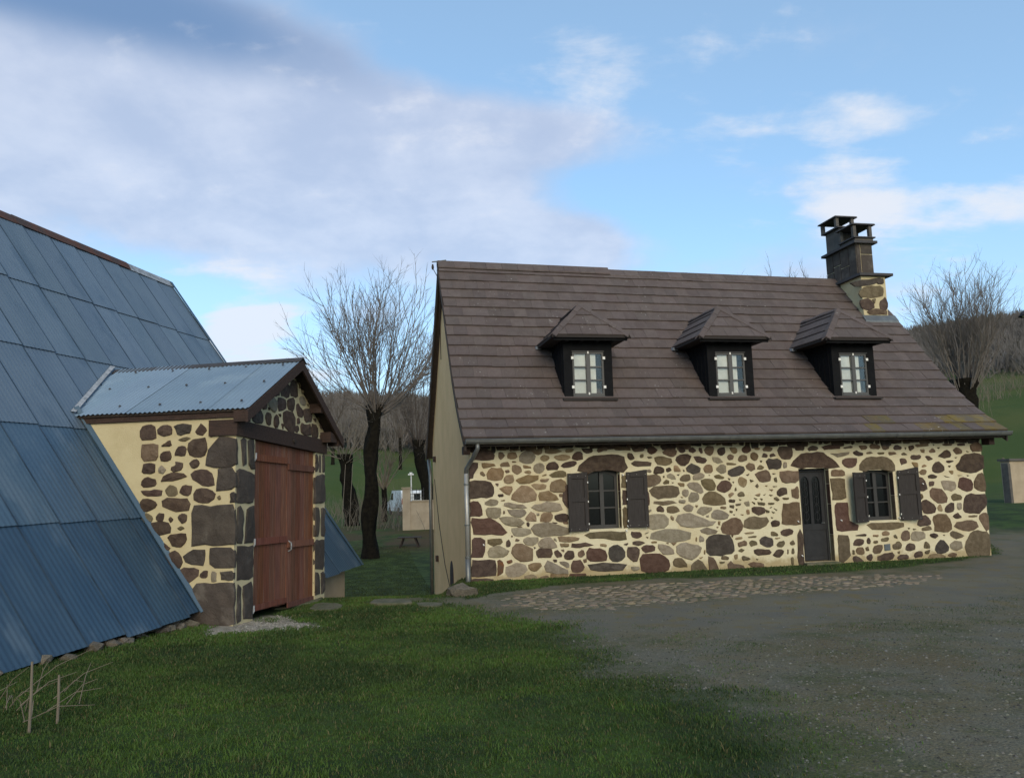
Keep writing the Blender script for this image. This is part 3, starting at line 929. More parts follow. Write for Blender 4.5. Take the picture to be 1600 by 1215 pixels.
PED_STONES = parse('''
d 44,34 54,25 53,38 48,37
d 55,26 58,22 66,27 66,37 64,41 56,37
d 68,22 74,20 77,38 74,39 68,37
o 78,22 80,27 79,30
o 81,32 84,32 84,36 82,36
d 30,48 33,42 38,46 37,55 33,55
g 40,46 44,40 50,47 50,54 47,59 42,54
d 52,42 62,45 61,56 53,57
d 64,45 70,43 73,47 71,58 65,55
g 79,42 83,40 87,46 86,51 81,49
o 88,49 91,50 90,53
k 19,62 24,56 29,57 33,67 32,73 26,72 20,69
d 36,65 39,60 43,63 42,76 38,74
d 47,69 49,64 52,66 52,76 49,79 47,75
d 58,60 66,60 73,64 73,80 71,86 66,83 60,77
d 75,52 77,50 83,58 83,66 77,63
d 85,57 92,56 94,66 93,71 87,71 85,62
d 76,68 79,67 79,74 76,74
d 73,78 77,77 79,82 76,85 73,83
d 81,75 93,76 93,89 86,88 81,85
d 95,74 102,80 102,92 95,90
d 105,89 108,87 110,93 106,94
d 96,68 99,68 100,73
d 104,75 107,78 106,81
o 102,66 104,67 104,70
d 56,74 59,75 58,82
d 39,53 41,55 40,57
d 52,62 55,62 55,66
d 25,49 28,47 28,51 26,51
b 88,38 91,40 91,45
t 95,52 98,57 99,62 97,60
''', 370, 570, 1.235)

def lay_stones(items, proj, to_local, parent, matf, small_area=.0045, flip=False, seed=1, name='stone'):
    R = random.Random(seed); small = {}
    for c, P in items:
        Q = [proj(*p) for p in P]
        if abs(area(Q)) < 2e-5: continue
        sharp = c.isupper()
        Vv, F, A = stone_geo(Q, R.uniform(.012, .030), R, sharp)
        VV = [to_local(*v) for v in Vv]; FF = [f[::-1] for f in F] if flip else F
        if A < small_area:
            small.setdefault(c.lower(), MB()).add(VV, FF)
        else:
            o = link(name, mesh(name, VV, FF, False), matf(c.lower()), parent)
    for c, mb in small.items():
        o = mb.build('small_stones', matf(c), parent); tag(o, kind='stuff')
SM['q'] = M_quoin
# ================================================================== HOUSE
house = empty('stone_house', HA, HYAW)
tag(house, 'stone farmhouse with pale pointing, brown tiled roof, three dormers and a tall chimney', 'house')
UL, UR = -7.585, 4.335
E0, KK, RG = (-.49, 2.80), (.53, 3.575), (4.0, 7.54)
PF = [E0, (.05, 3.165), (.55, 3.575), (1.15, 4.165), RG]
LS = [0.]
for _a, _b in zip(PF[:-1], PF[1:]): LS.append(LS[-1]+math.dist(_a, _b))
LT = LS[-1]
def zrid(u): return lerp(.075, -.08, (u-UL)/(UR-UL))
RPX = .37
def prof(s, u=None):          # slope length -> (d, z, angle)
    i = max(0, min(len(PF)-2, sum(1 for l in LS if l <= s)-1)); t = (s-LS[i])/(LS[i+1]-LS[i]); A_, B_ = PF[i], PF[i+1]
    d, z = lerp(A_[0], B_[0], t), lerp(A_[1], B_[1], t)
    def sl(k): return math.atan2(PF[k+1][1]-PF[k][1], PF[k+1][0]-PF[k][0])
    a = sl(i)
    if t > .5 and i < len(PF)-2 and LS[i+1]-s < RPX: a = lerp(sl(i+1), a, min(1, (LS[i+1]-s)/RPX))
    if u is not None: z += zrid(u)*s/LT
    return d, z, a
def roofz(d): return float(np.interp(d, [p[0] for p in PF], [p[1] for p in PF]))
def roofd(z): return float(np.interp(z, [p[1] for p in PF], [p[0] for p in PF]))
# front wall with its openings: list of (u0,u1,z0,z1)
W1 = (*[H(x, 800)[0] for x in (917, 972)], H(940, 827)[1], H(940, 735)[1])
W2 = (*[H(x, 775)[0] for x in (1350, 1402)], H(1370, 812)[1], H(1370, 734)[1])
DR = (H(1252, 800)[0], H(1305, 800)[0], H(1280, 880)[1], H(1270, 733)[1])
W1 = (-5.14, -4.43, .93, 2.135); W2 = (1.24, 1.99, .88, 1.99); DR = (-.335, .40, .05, 2.06)
OPS = [W1, DR, W2]
us = sorted({UL, UR, *[o[0] for o in OPS], *[o[1] for o in OPS]}); zs = sorted({-1.3, 2.72, *[o[2] for o in OPS], *[o[3] for o in OPS]})
mb = MB()
for i in range(len(us)-1):
    for j in range(len(zs)-1):
        cu, cz = (us[i]+us[i+1])/2, (zs[j]+zs[j+1])/2
        if any(o[0] < cu < o[1] and o[2] < cz < o[3] for o in OPS): continue
        mb.add([(us[i], 0, zs[j]), (us[i+1], 0, zs[j]), (us[i+1], 0, zs[j+1]), (us[i], 0, zs[j+1])], [(0, 1, 2, 3)])
for (a, b, c, d) in OPS:
    for P in ([(a,0,c),(a,.34,c),(a,.34,d),(a,0,d)], [(b,0,c),(b,0,d),(b,.34,d),(b,.34,c)], [(a,0,c),(b,0,c),(b,.34,c),(a,.34,c)], [(a,0,d),(a,.34,d),(b,.34,d),(b,0,d)]):
        mb.add(P, [(0, 1, 2, 3)])
wall = mb.build('front_wall', M_mortar, house)
loc_front = lambda a, z, h: (a, -h, z)
mf = lambda c: SM[c]
lay_stones(HOUSE_STONES, H, loc_front, wall, mf, small_area=.012, seed=3)
lay_stones(HOUSE_DRESS, H, loc_front, wall, mf, small_area=.001, seed=5, name='dressed_stone')
# the dark header row under the eaves
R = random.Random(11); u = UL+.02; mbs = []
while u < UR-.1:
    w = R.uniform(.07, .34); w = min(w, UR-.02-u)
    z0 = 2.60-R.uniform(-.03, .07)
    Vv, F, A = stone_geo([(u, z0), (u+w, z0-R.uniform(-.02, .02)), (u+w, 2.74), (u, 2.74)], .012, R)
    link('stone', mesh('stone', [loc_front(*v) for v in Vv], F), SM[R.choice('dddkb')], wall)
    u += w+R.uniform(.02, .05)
# other walls
for nm, uu, sgn in (('gable_wall', UL, -1), ('gable_wall', UR, 1)):
    P = [(uu, .012, -1.6), (uu, 8, -1.6), (uu, 8, 3.2), (uu, 4.0, 7.42), (uu, 1.1, 4.0), (uu, .45, 3.38), (uu, .012, 3.02)]
    MB().prism(P if sgn > 0 else P, (-sgn*.35, 0, 0)).build(nm, M_render, house)
MB().box(UL+.36, UR-.36, 7.65, 8.0, -1.6, 3.1).build('rear_wall', M_render, house)
# cellar doorway in the left gable (arched, dark boards in a shallow niche)
cx, z0 = 3.40, -1.25
arch = [(UL-.012, cx-.34, z0), (UL-.012, cx+.34, z0), (UL-.012, cx+.34, -.25)] + [(UL-.012, cx+.34*cos(a), -.25+.36*sin(a)) for a in np.linspace(.25, pi-.25, 9)] + [(UL-.012, cx-.34, -.25)]
MB().prism(arch, (.02, 0, 0)).build('cellar_door', M_beam, house)
# ---- roof
roof = empty('roof', (0, 0, 0), 0, house)
ru0, ru1 = -7.76, 4.64
T = .07
mb = MB()
for k in range(len(PF)-1):
    a, b = PF[k], PF[k+1]; ta, tb_ = LS[k]/LT, LS[k+1]/LT
    pt = lambda u, p, t, o: (u, p[0], p[1]+o+zrid(u)*t)
    mb.hexa([pt(ru0, a, ta, -T), pt(ru1, a, ta, -T), pt(ru1, b, tb_, -T), pt(ru0, b, tb_, -T), pt(ru0, a, ta, -.005), pt(ru1, a, ta, -.005), pt(ru1, b, tb_, -.005), pt(ru0, b, tb_, -.005)])
mb.build('underlay', M_under, roof)
mb = MB(); mb.hexa([(ru0,4.0,RG[1]-.07+.075),(ru1,4.0,RG[1]-.07-.08),(ru1,8.5,2.75),(ru0,8.5,2.75),(ru0,4.0,RG[1]+.075),(ru1,4.0,RG[1]-.08),(ru1,8.5,2.85),(ru0,8.5,2.85)]); mb.build('rear_slope', M_tile, roof)
# bargeboards and soffit
for uu in (ru0+.012, ru1-.052):
    mb = MB()
    for a, b in list(zip(PF[:-1], PF[1:]))+[(RG, (8.45, 2.80))]:
        za = zrid(uu) if a is RG else 0; zb = zrid(uu) if b is RG else 0
        mb.hexa([(uu,a[0],a[1]-.24+za),(uu+.04,a[0],a[1]-.24+za),(uu+.04,b[0],b[1]-.24+zb),(uu,b[0],b[1]-.24+zb),(uu,a[0],a[1]-.072+za),(uu+.04,a[0],a[1]-.072+za),(uu+.04,b[0],b[1]-.072+zb),(uu,b[0],b[1]-.072+zb)])
    mb.build('bargeboard', M_dwood, roof)
boxo('eave_board', M_dwood, roof, ru0+.06, ru1-.06, -.47, -.43, 2.64, 2.735)
boxo('soffit', M_dwood, roof, ru0+.06, ru1-.06, -.425, -.002, 2.735, 2.755)
for i in range(22):
    uu = lerp(UL+.15, UR-.2, i/21); boxo('rafter_end', M_dwood, roof, uu-.045, uu+.045, -.41, -.02, 2.63, 2.73)
for uu in (-7.74, 4.34): boxo('purlin_end', M_beam, roof, uu, uu+.14, -.26, -.03, 2.50, 2.66)
# ---- tiles
TW, NR = .315, 18; RP = LT/NR
tile_me = mesh('roof_tile', [(-TW/2+.0015,0,.006),(TW/2-.0015,0,.006),(TW/2-.0015,RP+.06,-.018),(-TW/2+.0015,RP+.06,-.018),(-TW/2+.0015,0,.042),(TW/2-.0015,0,.042),(TW/2-.0015,RP+.06,.004),(-TW/2+.0015,RP+.06,.004)],
               [(0,3,2,1),(4,5,6,7),(0,1,5,4),(1,2,6,5),(2,3,7,6),(3,0,4,7)])
tile_me.materials.append(M_tile); tile_moss = tile_me.copy(); tile_moss.materials.clear(); tile_moss.materials.append(M_tileM)
DORM = [-4.82, -1.44, 1.70]; DF = .67
R = random.Random(21); tl = []
for r in range(NR):
    off = (TW/2 if r % 2 else 0)+R.uniform(-.02, .02)
    n = int((ru1-ru0)/TW)+2
    for k in range(n):
        a = ru0+off-TW/2+k*TW; b = a+TW
        a2, b2 = max(a, ru0), min(b, ru1)
        if b2-a2 < .06: continue
        uc = (a2+b2)/2; d, z, an = prof(r*RP+.001, uc)
        if any(abs(uc-c) < .42 and .75 < d < 1.75 for c in DORM): continue
        if uc > 3.85 and 3.0 < d: continue
        moss = r < 2 and uc > 1.2 and R.random() < .55
        sx = (b2-a2)/TW
        lift = .012*(noise.noise(Vector((uc*1.3, r*.7, 0)))+.3*R.uniform(-1, 1))
        tl.append((math.hypot(d+17, uc+6.5), Vector((uc, d, z+lift)), an+R.uniform(-.008, .012), R.uniform(-.006, .006), sx, moss))
tl.sort(key=lambda t: t[0])
rest = {False: MB(), True: MB()}
for i, (dist, p, an, rz, sx, moss) in enumerate(tl):
    Mx = Matrix.Translation(p) @ Matrix.Rotation(an, 4, 'X') @ Matrix.Rotation(rz, 4, 'Z') @ Matrix.Diagonal((sx, 1, 1, 1))
    if i < 220:
        o = link('roof_tile', tile_moss if moss else tile_me, None, roof); o.matrix_local = Mx
    else:
        rest[moss].add([Mx @ v.co for v in tile_me.vertices], [tuple(f.vertices) for f in tile_me.polygons])
for k, mb in rest.items():
    if mb.V: tag(mb.build('roof_tiles', M_tileM if k else M_tile, roof), kind='stuff')
# ridge caps
u = ru0; R = random.Random(4)
while u < 3.55:
    w = .42; raised = .05 if u < -3.15 else 0
    u1 = min(u+w, 3.62); zc = RG[1]+zrid(u)+raised
    mb = MB().prism([(u,3.80,zc-.20),(u,4.0,zc-.0),(u,4.20,zc-.20),(u,4.20,zc-.165),(u,4.0,zc+.045),(u,3.80,zc-.165)], (u1-u-.006, 0, (zrid(u1)-zrid(u))))
    mb.build('ridge_tile', M_tile, roof); u += w
# verge trim at the left rake
for a, b in zip(PF[:-1], PF[1:]):
    za, zb = 0, (zrid(ru0) if b is RG else 0)
    MB().hexa([(ru0-.025,a[0],a[1]-.05+za),(ru0-.003,a[0],a[1]-.05+za),(ru0-.003,b[0],b[1]-.05+zb),(ru0-.025,b[0],b[1]-.05+zb),(ru0-.025,a[0],a[1]+.05+za),(ru0-.003,a[0],a[1]+.05+za),(ru0-.003,b[0],b[1]+.05+zb),(ru0-.025,b[0],b[1]+.05+zb)]).build('verge_trim', M_under, roof)
# ---- gutter and downpipes
mb = MB(); n = 9; g0, g1, gy, gz, gr = ru0+.02, ru1-.02, -.565, 2.765, .085
V = [];
for x in (g0, g1):
    for rr in (gr, gr-.008): V += [(x, gy+rr*cos(a), gz-rr*sin(a)) for a in np.linspace(0, pi, n)]
F = []
for k in range(n-1): F += [(k, k+1, 2*n+k+1, 2*n+k), (n+k+1, n+k, 3*n+k, 3*n+k+1)]
F += [(0, n, 3*n, 2*n), (n-1, 3*n-1, 4*n-1, 2*n-1), tuple(range(n)), tuple(range(2*n, 3*n))]
gut = link('gutter', mesh('gutter', V, F, False), M_zinc, house)
MB().tube([(g0, gy-gr, gz+.002), (g1, gy-gr, gz+.002)], .011, 6).build('rim_bead', M_zinc, gut)
for i in range(19):
    x = lerp(g0+.3, g1-.3, i/18); MB().tube([(x, gy+(gr+.004)*cos(a), gz-(gr+.004)*sin(a)) for a in np.linspace(0, pi, 7)], .008, 4).build('gutter_bracket', M_zinc, gut)
dp = MB().tube([(-7.50, gy, 2.69), (-7.50, gy, 2.60), (-7.55, -.40, 2.46), (-7.66, -.06, 2.22), (-7.665, -.05, 2.12)], .043, 8).build('downpipe', M_zinc, house, True)
MB().tube([(-7.665, -.05, 2.13), (-7.665, -.05, .45)], .042, 10).build('downpipe_section', M_zincL, dp, True)
MB().tube([(-7.665, -.05, .46), (-7.665, -.05, -.35)], .050, 10).build('downpipe_shoe', M_zinc, dp, True)
for z in (1.9, 1.1, .47): MB().tube([(-7.665, -.05, z), (-7.665, -.05, z+.03)], .055, 10).build('pipe_clip', M_zinc, dp)
db = MB().tube([(UL-.10, 8.3, 2.7), (UL-.10, 7.95, 2.4), (UL-.10, 7.75, 2.2), (UL-.10, 7.75, -1.5)], .05, 8).build('rear_downpipe', M_zinc, house, True)
MB().tube([(UL-.02, 7.3, 2.1), (UL-.02, 6.2, .9), (UL-.02, 4.8, -.1), (UL-.02, 3.6, -.6)], .009, 5).build('wall_cable', M_dwood, house)
for (d, z) in ((7.0, 2.6), (6.6, -.2)): boxo('cable_box', M_beam, house, UL-.07, UL-.002, d, d+.22, z, z+.16)
# power bracket at the ridge end
br = MB().tube([(UL-.06, 4.0, 7.2), (UL-.16, 4.0, 7.68)], .02, 6).build('cable_bracket', M_zinc, house)
MB().tube([(UL-.32, 4.0, 7.66), (UL+.05, 4.0, 7.72)], .016, 6).build('bracket_arm', M_zinc, br)
for x in (-.3, -.16): MB().tube([(UL+x, 4.0, 7.6), (UL+x, 4.0, 7.52), (UL+x, 4.0, 7.46)], [.02, .035, .02], 8).build('insulator', M_dwood, br)
MB().tube([(UL-.3, 4.0, 7.5), (UL-.12, 4.1, 7.2), (UL-.10, 4.3, 6.4), (UL-.06, 4.6, 5.2)], .010, 5).build('power_cable', M_dwood, br)
# ---- windows
def arc_pts(u0, u1, z1, rise, n=9):
    return [(lerp(u0, u1, t), z1-rise+rise*4*t*(1-t)) for t in np.linspace(0, 1, n)]
def window_unit(par, name, u0, u1, z0, z1, d, rise=.0, mframe=M_frame, fr=.055, rows=3, glass=M_gdark, bar=.03, mid=.085):
    w = empty(name, (0, 0, 0), 0, par)
    um = (u0+u1)/2
    boxo('frame_side', mframe, w, u0, u0+fr, d, d+.07, z0, z1-.002); boxo('frame_side', mframe, w, u1-fr, u1, d, d+.07, z0, z1-.002)
    boxo('frame_sill', mframe, w, u0+fr, u1-fr, d-.012, d+.07, z0, z0+fr*1.4)
    tp = arc_pts(u0+fr, u1-fr, z1-fr, rise) if rise else [(u0+fr, z1-fr), (u1-fr, z1-fr)]
    MB().prism([(a, d, b) for a, b in tp]+[(u1-fr, d, z1), (u0+fr, d, z1)], (0, .07, 0)).build('frame_head', mframe, w)
    boxo('mullion', mframe, w, um-mid/2, um+mid/2, d-.018, d+.06, z0+fr*1.4, z1-fr-.004)
    zz = np.linspace(z0+fr*1.4, z1-fr-rise*.3, rows+1)
    for s in (-1, 1):
        a, b = (u0+fr, um-mid/2) if s < 0 else (um+mid/2, u1-fr)
        for z in zz[1:-1]: boxo('glazing_bar', mframe, w, a, b, d-.004, d+.05, z-bar/2, z+bar/2)
        for k in range(rows):
            boxo('pane', glass, w, a+.002, b-.002, d+.022, d+.027, zz[k]+.004, zz[k+1]+(rise*.3 if k == rows-1 else 0)-.004)
    return w
w1 = window_unit(house, 'arched_window', W1[0]+.0, W1[1]-.02, W1[2], W1[3], .16, .08)
w2 = window_unit(house, 'arched_window', W2[0], W2[1]-.01, W2[2], W2[3], .16, .07)
boxo('net_curtain', M_frameD, w1, W1[0]+.06, W1[0]+.2, .24, .245, W1[2]+.05, W1[2]+.45)
# lighter pointing strip along right reveals
for (b, z0, z1) in ((W1[1]-.02, W1[2], W1[3]-.05), (W2[1]-.01, W2[2], W2[3]-.05), (DR[1]-.012, DR[2], DR[3])):
    boxo('reveal_pointing', M_mortar, wall, b+.001, b+.014, .12, .158, z0, z1)
# stone reveals (right jambs seen from the left): thin stone faces set on the reveal
for (b, zz) in ((W1[1], (.95, 1.33, 1.69, 2.04)), (W2[1], (.88, 1.42, 1.93)), (DR[1], (.06, .62, 1.28, 1.72, 2.02))):
    for k in range(len(zz)-1):
        MB().box(b-.012, b+.02, .002, .118, zz[k]+.008, zz[k+1]-.008).build('jamb_stone', SM['odrb'[k % 4]], wall)
for (a, zz) in ((W1[0], (.95, 1.5, 2.04)), (W2[0], (.88, 1.4, 1.93)), (DR[0], (.06, .7, 1.3, 2.02))):
    for k in range(len(zz)-1): MB().box(a-.02, a+.010, .002, .155, zz[k]+.008, zz[k+1]-.008).build('jamb_stone', SM['db'[k % 2]], wall)
# ---- shutters
def shutter(hu, z0, z1, w, side, ang, arch):
    """hinge at u = hu; side -1 opens to the left; ang = degrees off the wall"""
    o = empty('shutter', (hu, -.03, z0), 0, house); o.rotation_euler = (0, 0, -side*radians(ang) if side > 0 else radians(ang))
    h = z1-z0; x0, x1 = (0, w) if side > 0 else (-w, 0); st = .075
    # local y: outward is -y
    top = lambda x: h-arch*(abs(x)/w if side*1 > 0 else abs(x)/w)
    top = lambda x: h+arch*(abs(x)/w-.5)
    MB().box(x0, x0+st, -.036, 0, 0, top(x0)).build('stile', M_shut, o); MB().box(x1-st, x1, -.036, 0, 0, top(x1)).build('stile', M_shut, o)
    MB().box(x0+st, x1-st, -.034, 0, 0, .12).build('rail', M_shut, o)
    MB().box(x0+st, x1-st, -.034, 0, h*.50, h*.50+.08).build('rail', M_shut, o)
    MB().hexa([(x0+st,-.034,h-.12),(x1-st,-.034,h-.12),(x1-st,0,h-.12),(x0+st,0,h-.12),(x0+st,-.034,top(x0)-.004),(x1-st,-.034,top(x1)-.004),(x1-st,0,top(x1)-.004),(x0+st,0,top(x0)-.004)]).build('rail', M_shut, o)
    MB().box(x0+st, x1-st, -.014, -.004, .12, h*.5).build('panel', M_shut, o); MB().box(x0+st, x1-st, -.014, -.004, h*.5+.08, h-.12).build('panel', M_shut, o)
    for x in (x0+.04, (x0+x1)/2, x1-.04):
        for z in (.045, h-.07): MB().tube([(x, -.036, z), (x, -.041, z)], .006, 6).build('bolt_head', M_zincL, o)
    for z in (h*.12, h*.5, h*.83): MB().tube([(0, -.042, z-.018), (0, -.042, z+.018)], .011, 6).build('hinge_pin', M_white, o)
    return o
shutter(W1[0]-.02, .905, 2.09, .43, -1, 7, -.02); shutter(W1[1]+.12, .94, 2.10, .44, 1, 7, .04)
shutter(W2[0]-.0, .86, 1.95, .46, -1, 24, .0); shutter(W2[1]+.08, .87, 2.0, .46, 1, 14, .06)
# ---- front door
dr = empty('front_door', (0, 0, 0), 0, house); a, b, z0, z1 = DR; d = .15
boxo('door_frame', M_door, dr, a, a+.05, d, d+.08, z0, z1); boxo('door_frame', M_door, dr, b-.064, b-.014, d, d+.08, z0, z1); boxo('door_frame', M_door, dr, a+.05, b-.064, d, d+.08, z1-.07, z1-.002)
a2, b2 = a+.052, b-.066; zb = z0+.02; zm = z0+.80; um = (a2+b2)/2
boxo('leaf_lower', M_door, dr, a2, b2, d+.02, d+.06, zb, zm)
boxo('lower_panel', M_door, dr, a2+.07, b2-.07, d+.010, d+.019, zb+.10, zm-.20)
boxo('lock_rail', M_door, dr, a2, b2, d+.006, d+.019, zm-.13, zm-.001)
for x in (a2, um-.035, b2-.08): boxo('leaf_stile', M_door, dr, x, x+(.08 if x != um-.035 else .07), d+.012, d+.06, zm, z1-.075)
for (x0, x1) in ((a2+.08, um-.035), (um+.035, b2-.08)):
    pts = [(x0, d+.016, z1-.30)]+[(lerp(x0, x1, t), d+.016, z1-.30+.13*math.sqrt(max(0, 1-(2*t-1)**2))) for t in np.linspace(0, 1, 9)]+[(x1, d+.016, z1-.075), (x0, d+.016, z1-.075)]
    MB().prism(pts[1:], (0, .04, 0)).build('arched_head', M_door, dr)
    boxo('pane', M_gdark, dr, x0, x1, d+.040, d+.045, zm, z1-.08)
    g = MB(); xc = (x0+x1)/2; w = x1-x0
    for k in range(5):
        zz = zm+.08+k*.17; g.tube([(xc+.32*w*sin(t), d+.034, zz+.085-.085*cos(t)) for t in np.linspace(0, 2*pi, 11)], .007, 4, False)
    g.tube([(xc, d+.034, zm+.01), (xc, d+.034, z1-.2)], .007, 4); g.build('iron_grille', M_door, dr)
MB().tube([(b2-.05, d+.0, zm+.02), (b2-.05, d-.03, zm+.02), (b2-.13, d-.035, zm+.02)], .011, 6).build('handle', M_zinc, dr)
MB().hexa([(a-.06,-.16,-.12),(b+.05,-.16,-.12),(b+.05,.15,-.12),(a-.06,.15,-.12),(a-.04,-.14,.045),(b+.03,-.14,.045),(b+.03,.148,.047),(a-.04,.148,.047)]).build('doorstep', M_slab, house)
# white shutter stays / hooks and vent
for (x, y) in ((1245.5, 813.5), (1252, 867), (1313, 812), (1440, 755), (755, 850), (914, 746), (914, 769), (915.5, 799), (980, 821), (978, 828), (1404, 808), (972, 741)):
    u, z = H(x, y); MB().tube([(u, -.012, z), (u, -.045, z), (u+.012, -.05, z-.025)], [.014, .012, .010], 6).build('wall_hook', M_white, wall)
P = [H(*p) for p in ((1381, 850), (1390, 849), (1391, 859), (1382, 860))]
v = MB().prism([(p[0], -.02, p[1]) for p in P], (0, .03, 0)).build('air_vent', mat('vent_metal', (.09, .11, .13), .5), wall)
for k in range(4):
    z = lerp(P[3][1], P[0][1], (k+.5)/4); MB().box(P[0][0]+.01, P[1][0]-.006, -.026, -.0205, z-.008, z+.006).build('vent_slat', M_zinc, v)

# ---- dormers
def clip(poly, a, b, c):      # keep a*x+b*y+c >= 0
    out = []
    for i in range(len(poly)):
        p, q = poly[i], poly[(i+1) % len(poly)]; fp = a*p[0]+b*p[1]+c; fq = a*q[0]+b*q[1]+c
        if fp >= 0: out.append(p)
        if (fp >= 0) != (fq >= 0):
            t = fp/(fp-fq); out.append((lerp(p[0], q[0], t), lerp(p[1], q[1], t)))
    return out
def tile_face(par, P, rowh, tw, th, m, seed, first=0):
    """cover planar convex polygon P (3d; P[0]->P[1] is the eave) with separate tiles"""
    P = [Vector(p) for p in P]; ex = (P[1]-P[0]).normalized(); nn = (P[1]-P[0]).cross(P[-1]-P[0]).normalized(); ey = nn.cross(ex)
    if nn.z < 0: nn = -nn
    Q = [((p-P[0]).dot(ex), (p-P[0]).dot(ey)) for p in P]
    if area(Q) < 0: Qc = Q[::-1]
    else: Qc = Q
    y1 = max(q[1] for q in Q); x0 = min(q[0] for q in Q); x1 = max(q[0] for q in Q); R = random.Random(seed)
    r = 0; y = 0
    while y < y1-.03:
        x = x0-(tw/2 if (r+first) % 2 else 0)
        while x < x1:
            c = [(x+.003, y), (x+tw-.003, y), (x+tw-.003, y+rowh), (x+.003, y+rowh)]
            for i in range(len(Qc)):
                p, q = Qc[i], Qc[(i+1) % len(Qc)]; dx, dy = q[0]-p[0], q[1]-p[1]
                c = clip(c, -dy, dx, dy*p[0]-dx*p[1])
                if len(c) < 3: break
            if len(c) >= 3 and abs(area(c)) > .004:
                if area(c) < 0: c = c[::-1]
                n = len(c); tilt = lambda yy: th-(yy-y)/rowh*th*.8
                top = [P[0]+ex*p[0]+ey*p[1]+nn*tilt(p[1]) for p in c]; bot = [P[0]+ex*p[0]+ey*p[1] for p in c]
                MB().add(bot+top, [tuple(range(n))[::-1], tuple(range(n, 2*n))]+[(i, (i+1) % n, n+(i+1) % n, n+i) for i in range(n)]).build('roof_tile', m, par)
            x += tw
        y += rowh; r += 1
def dormer(uc, i):
    D = empty('dormer', (uc, 0, 0), 0, house)
    hw, zb, zt_ = .555, 3.66, 5.03
    wo = (-.355, .365, 3.76, 4.745)
    # front cladding: 4 boards around the window
    boxo('front_cladding', M_black, D, -hw, wo[0], DF, DF+.05, zb, zt_); boxo('front_cladding', M_black, D, wo[1], hw, DF, DF+.05, zb, zt_)
    boxo('front_cladding', M_black, D, wo[0], wo[1], DF, DF+.05, wo[3], zt_); boxo('front_cladding', M_black, D, wo[0], wo[1], DF, DF+.05, zb, wo[2])
    db = roofd(zt_)
    for s in (-1, 1):
        x = s*hw; P = [(x, DF+.052, zb-.1), (x, db+.1, zt_), (x, DF+.052, zt_)]
        MB().prism(P, (-s*.03, 0, 0)).build('cheek', M_black, D)
        for k in range(5):
            dd = DF+.12+k*.2
            zlow = roofz(dd)-.02
            if zlow < zt_-.05: MB().box(min(x, x+s*.012), max(x, x+s*.012), dd, dd+.02, zlow, zt_-.001).build('cheek_batten', M_black, D)
    w = window_unit(D, 'casement_window', wo[0], wo[1], wo[2], wo[3], DF+.018, 0, M_frameD, .045, 3, M_glass, .028, .09)
    boxo('curtain', M_cur, D, wo[0]+.05, wo[1]-.17, DF+.075, DF+.08, wo[2]+.03, wo[3]-.03)
    boxo('room_lining', M_black, D, wo[0]-.02, wo[1]+.02, DF+.25, DF+.27, wo[2]-.05, wo[3]+.05)
    for x in (wo[0], wo[1]):
        for z in (wo[2]+.20, wo[3]-.14): boxo('hinge_plate', M_white, D, x-.028, x+.028, DF-.012, DF-.002, z-.03, z+.03)
    for z in (wo[2]+.055, wo[3]-.02): boxo('window_catch', M_white, D, -.012, .018, DF-.014, DF-.004, z-.025, z+.025)
    boxo('window_trim', M_frameD, D, wo[0]-.01, wo[1]+.01, DF-.01, DF-.001, wo[2]-.02, wo[2]-.004)
    boxo('window_trim', M_frameD, D, wo[0]-.01, wo[1]+.01, DF-.01, DF-.001, wo[3]+.003, wo[3]+.015)
    boxo('apron_flashing', M_under, D, -hw-.06, hw+.06, DF-.13, DF-.003, 3.655, 3.70)
    # roof
    ew, ef, ez = .875, .36, 5.05; ap = (0, 1.12, 5.90)
    dbk = roofd(ez); drk = roofd(ap[2])
    A_ = (-ew, ef, ez); B_ = (ew, ef, ez); Cl = (-ew, dbk+.03, ez); Cr = (ew, dbk+.03, ez); Rk = (0, drk+.05, ap[2])
    mb = MB(); V = [A_, B_, Cr, Cl, ap, Rk]
    lo = [(v[0], v[1], v[2]-.045) for v in V]
    mb.add(V+lo, [(0, 1, 4), (0, 4, 5, 3), (1, 2, 5, 4), (6, 7, 1, 0), (9, 6, 0, 3), (7, 8, 2, 1), (6, 9, 8, 7)])
    mb.build('roof_deck', M_under, D)
    up = .006; sh = lambda p: (p[0], p[1], p[2]+up)
    tile_face(D, [sh(A_), sh(B_), sh(ap)], .365, .34, .03, M_tile, i*3)
    tile_face(D, [sh(Cl), sh(A_), sh(ap), sh(Rk)], .33, .34, .03, M_tile, i*3+1)
    tile_face(D, [sh(B_), sh(Cr), sh(Rk), sh(ap)], .33, .34, .03, M_tile, i*3+2)
    # hip and ridge caps
    def cap(p, q, w, name='hip_tile'):
        p, q = Vector(p), Vector(q); t = (q-p).normalized(); s = t.cross(Vector((0, 0, 1))).normalized()
        n = max(1, round((q-p).length/.36))
        for k in range(n):
            a_ = p.lerp(q, k/n); b_ = p.lerp(q, (k+1)/n-.004)
            dn = Vector((0, 0, -.055)); u_ = Vector((0, 0, .05+.012*((n-k) % 2)))
            mb = MB(); c1 = [a_-s*w+dn+u_*.6, a_+u_, a_+s*w+dn+u_*.6]; c2 = [b_-s*w+dn+u_*.6, b_+u_, b_+s*w+dn+u_*.6]
            t_ = Vector((0, 0, -.025))
            mb.hexa([c1[0]+t_, c1[1]+t_, c2[1]+t_, c2[0]+t_, c1[0], c1[1], c2[1], c2[0]]); mb.hexa([c1[1]+t_, c1[2]+t_, c2[2]+t_, c2[1]+t_, c1[1], c1[2], c2[2], c2[1]])
            mb.build(name, M_tile, D)
    cap(A_, ap, .10); cap(B_, ap, .10); cap((0, ap[1]-.03, ap[2]), Rk, .11, 'ridge_tile')
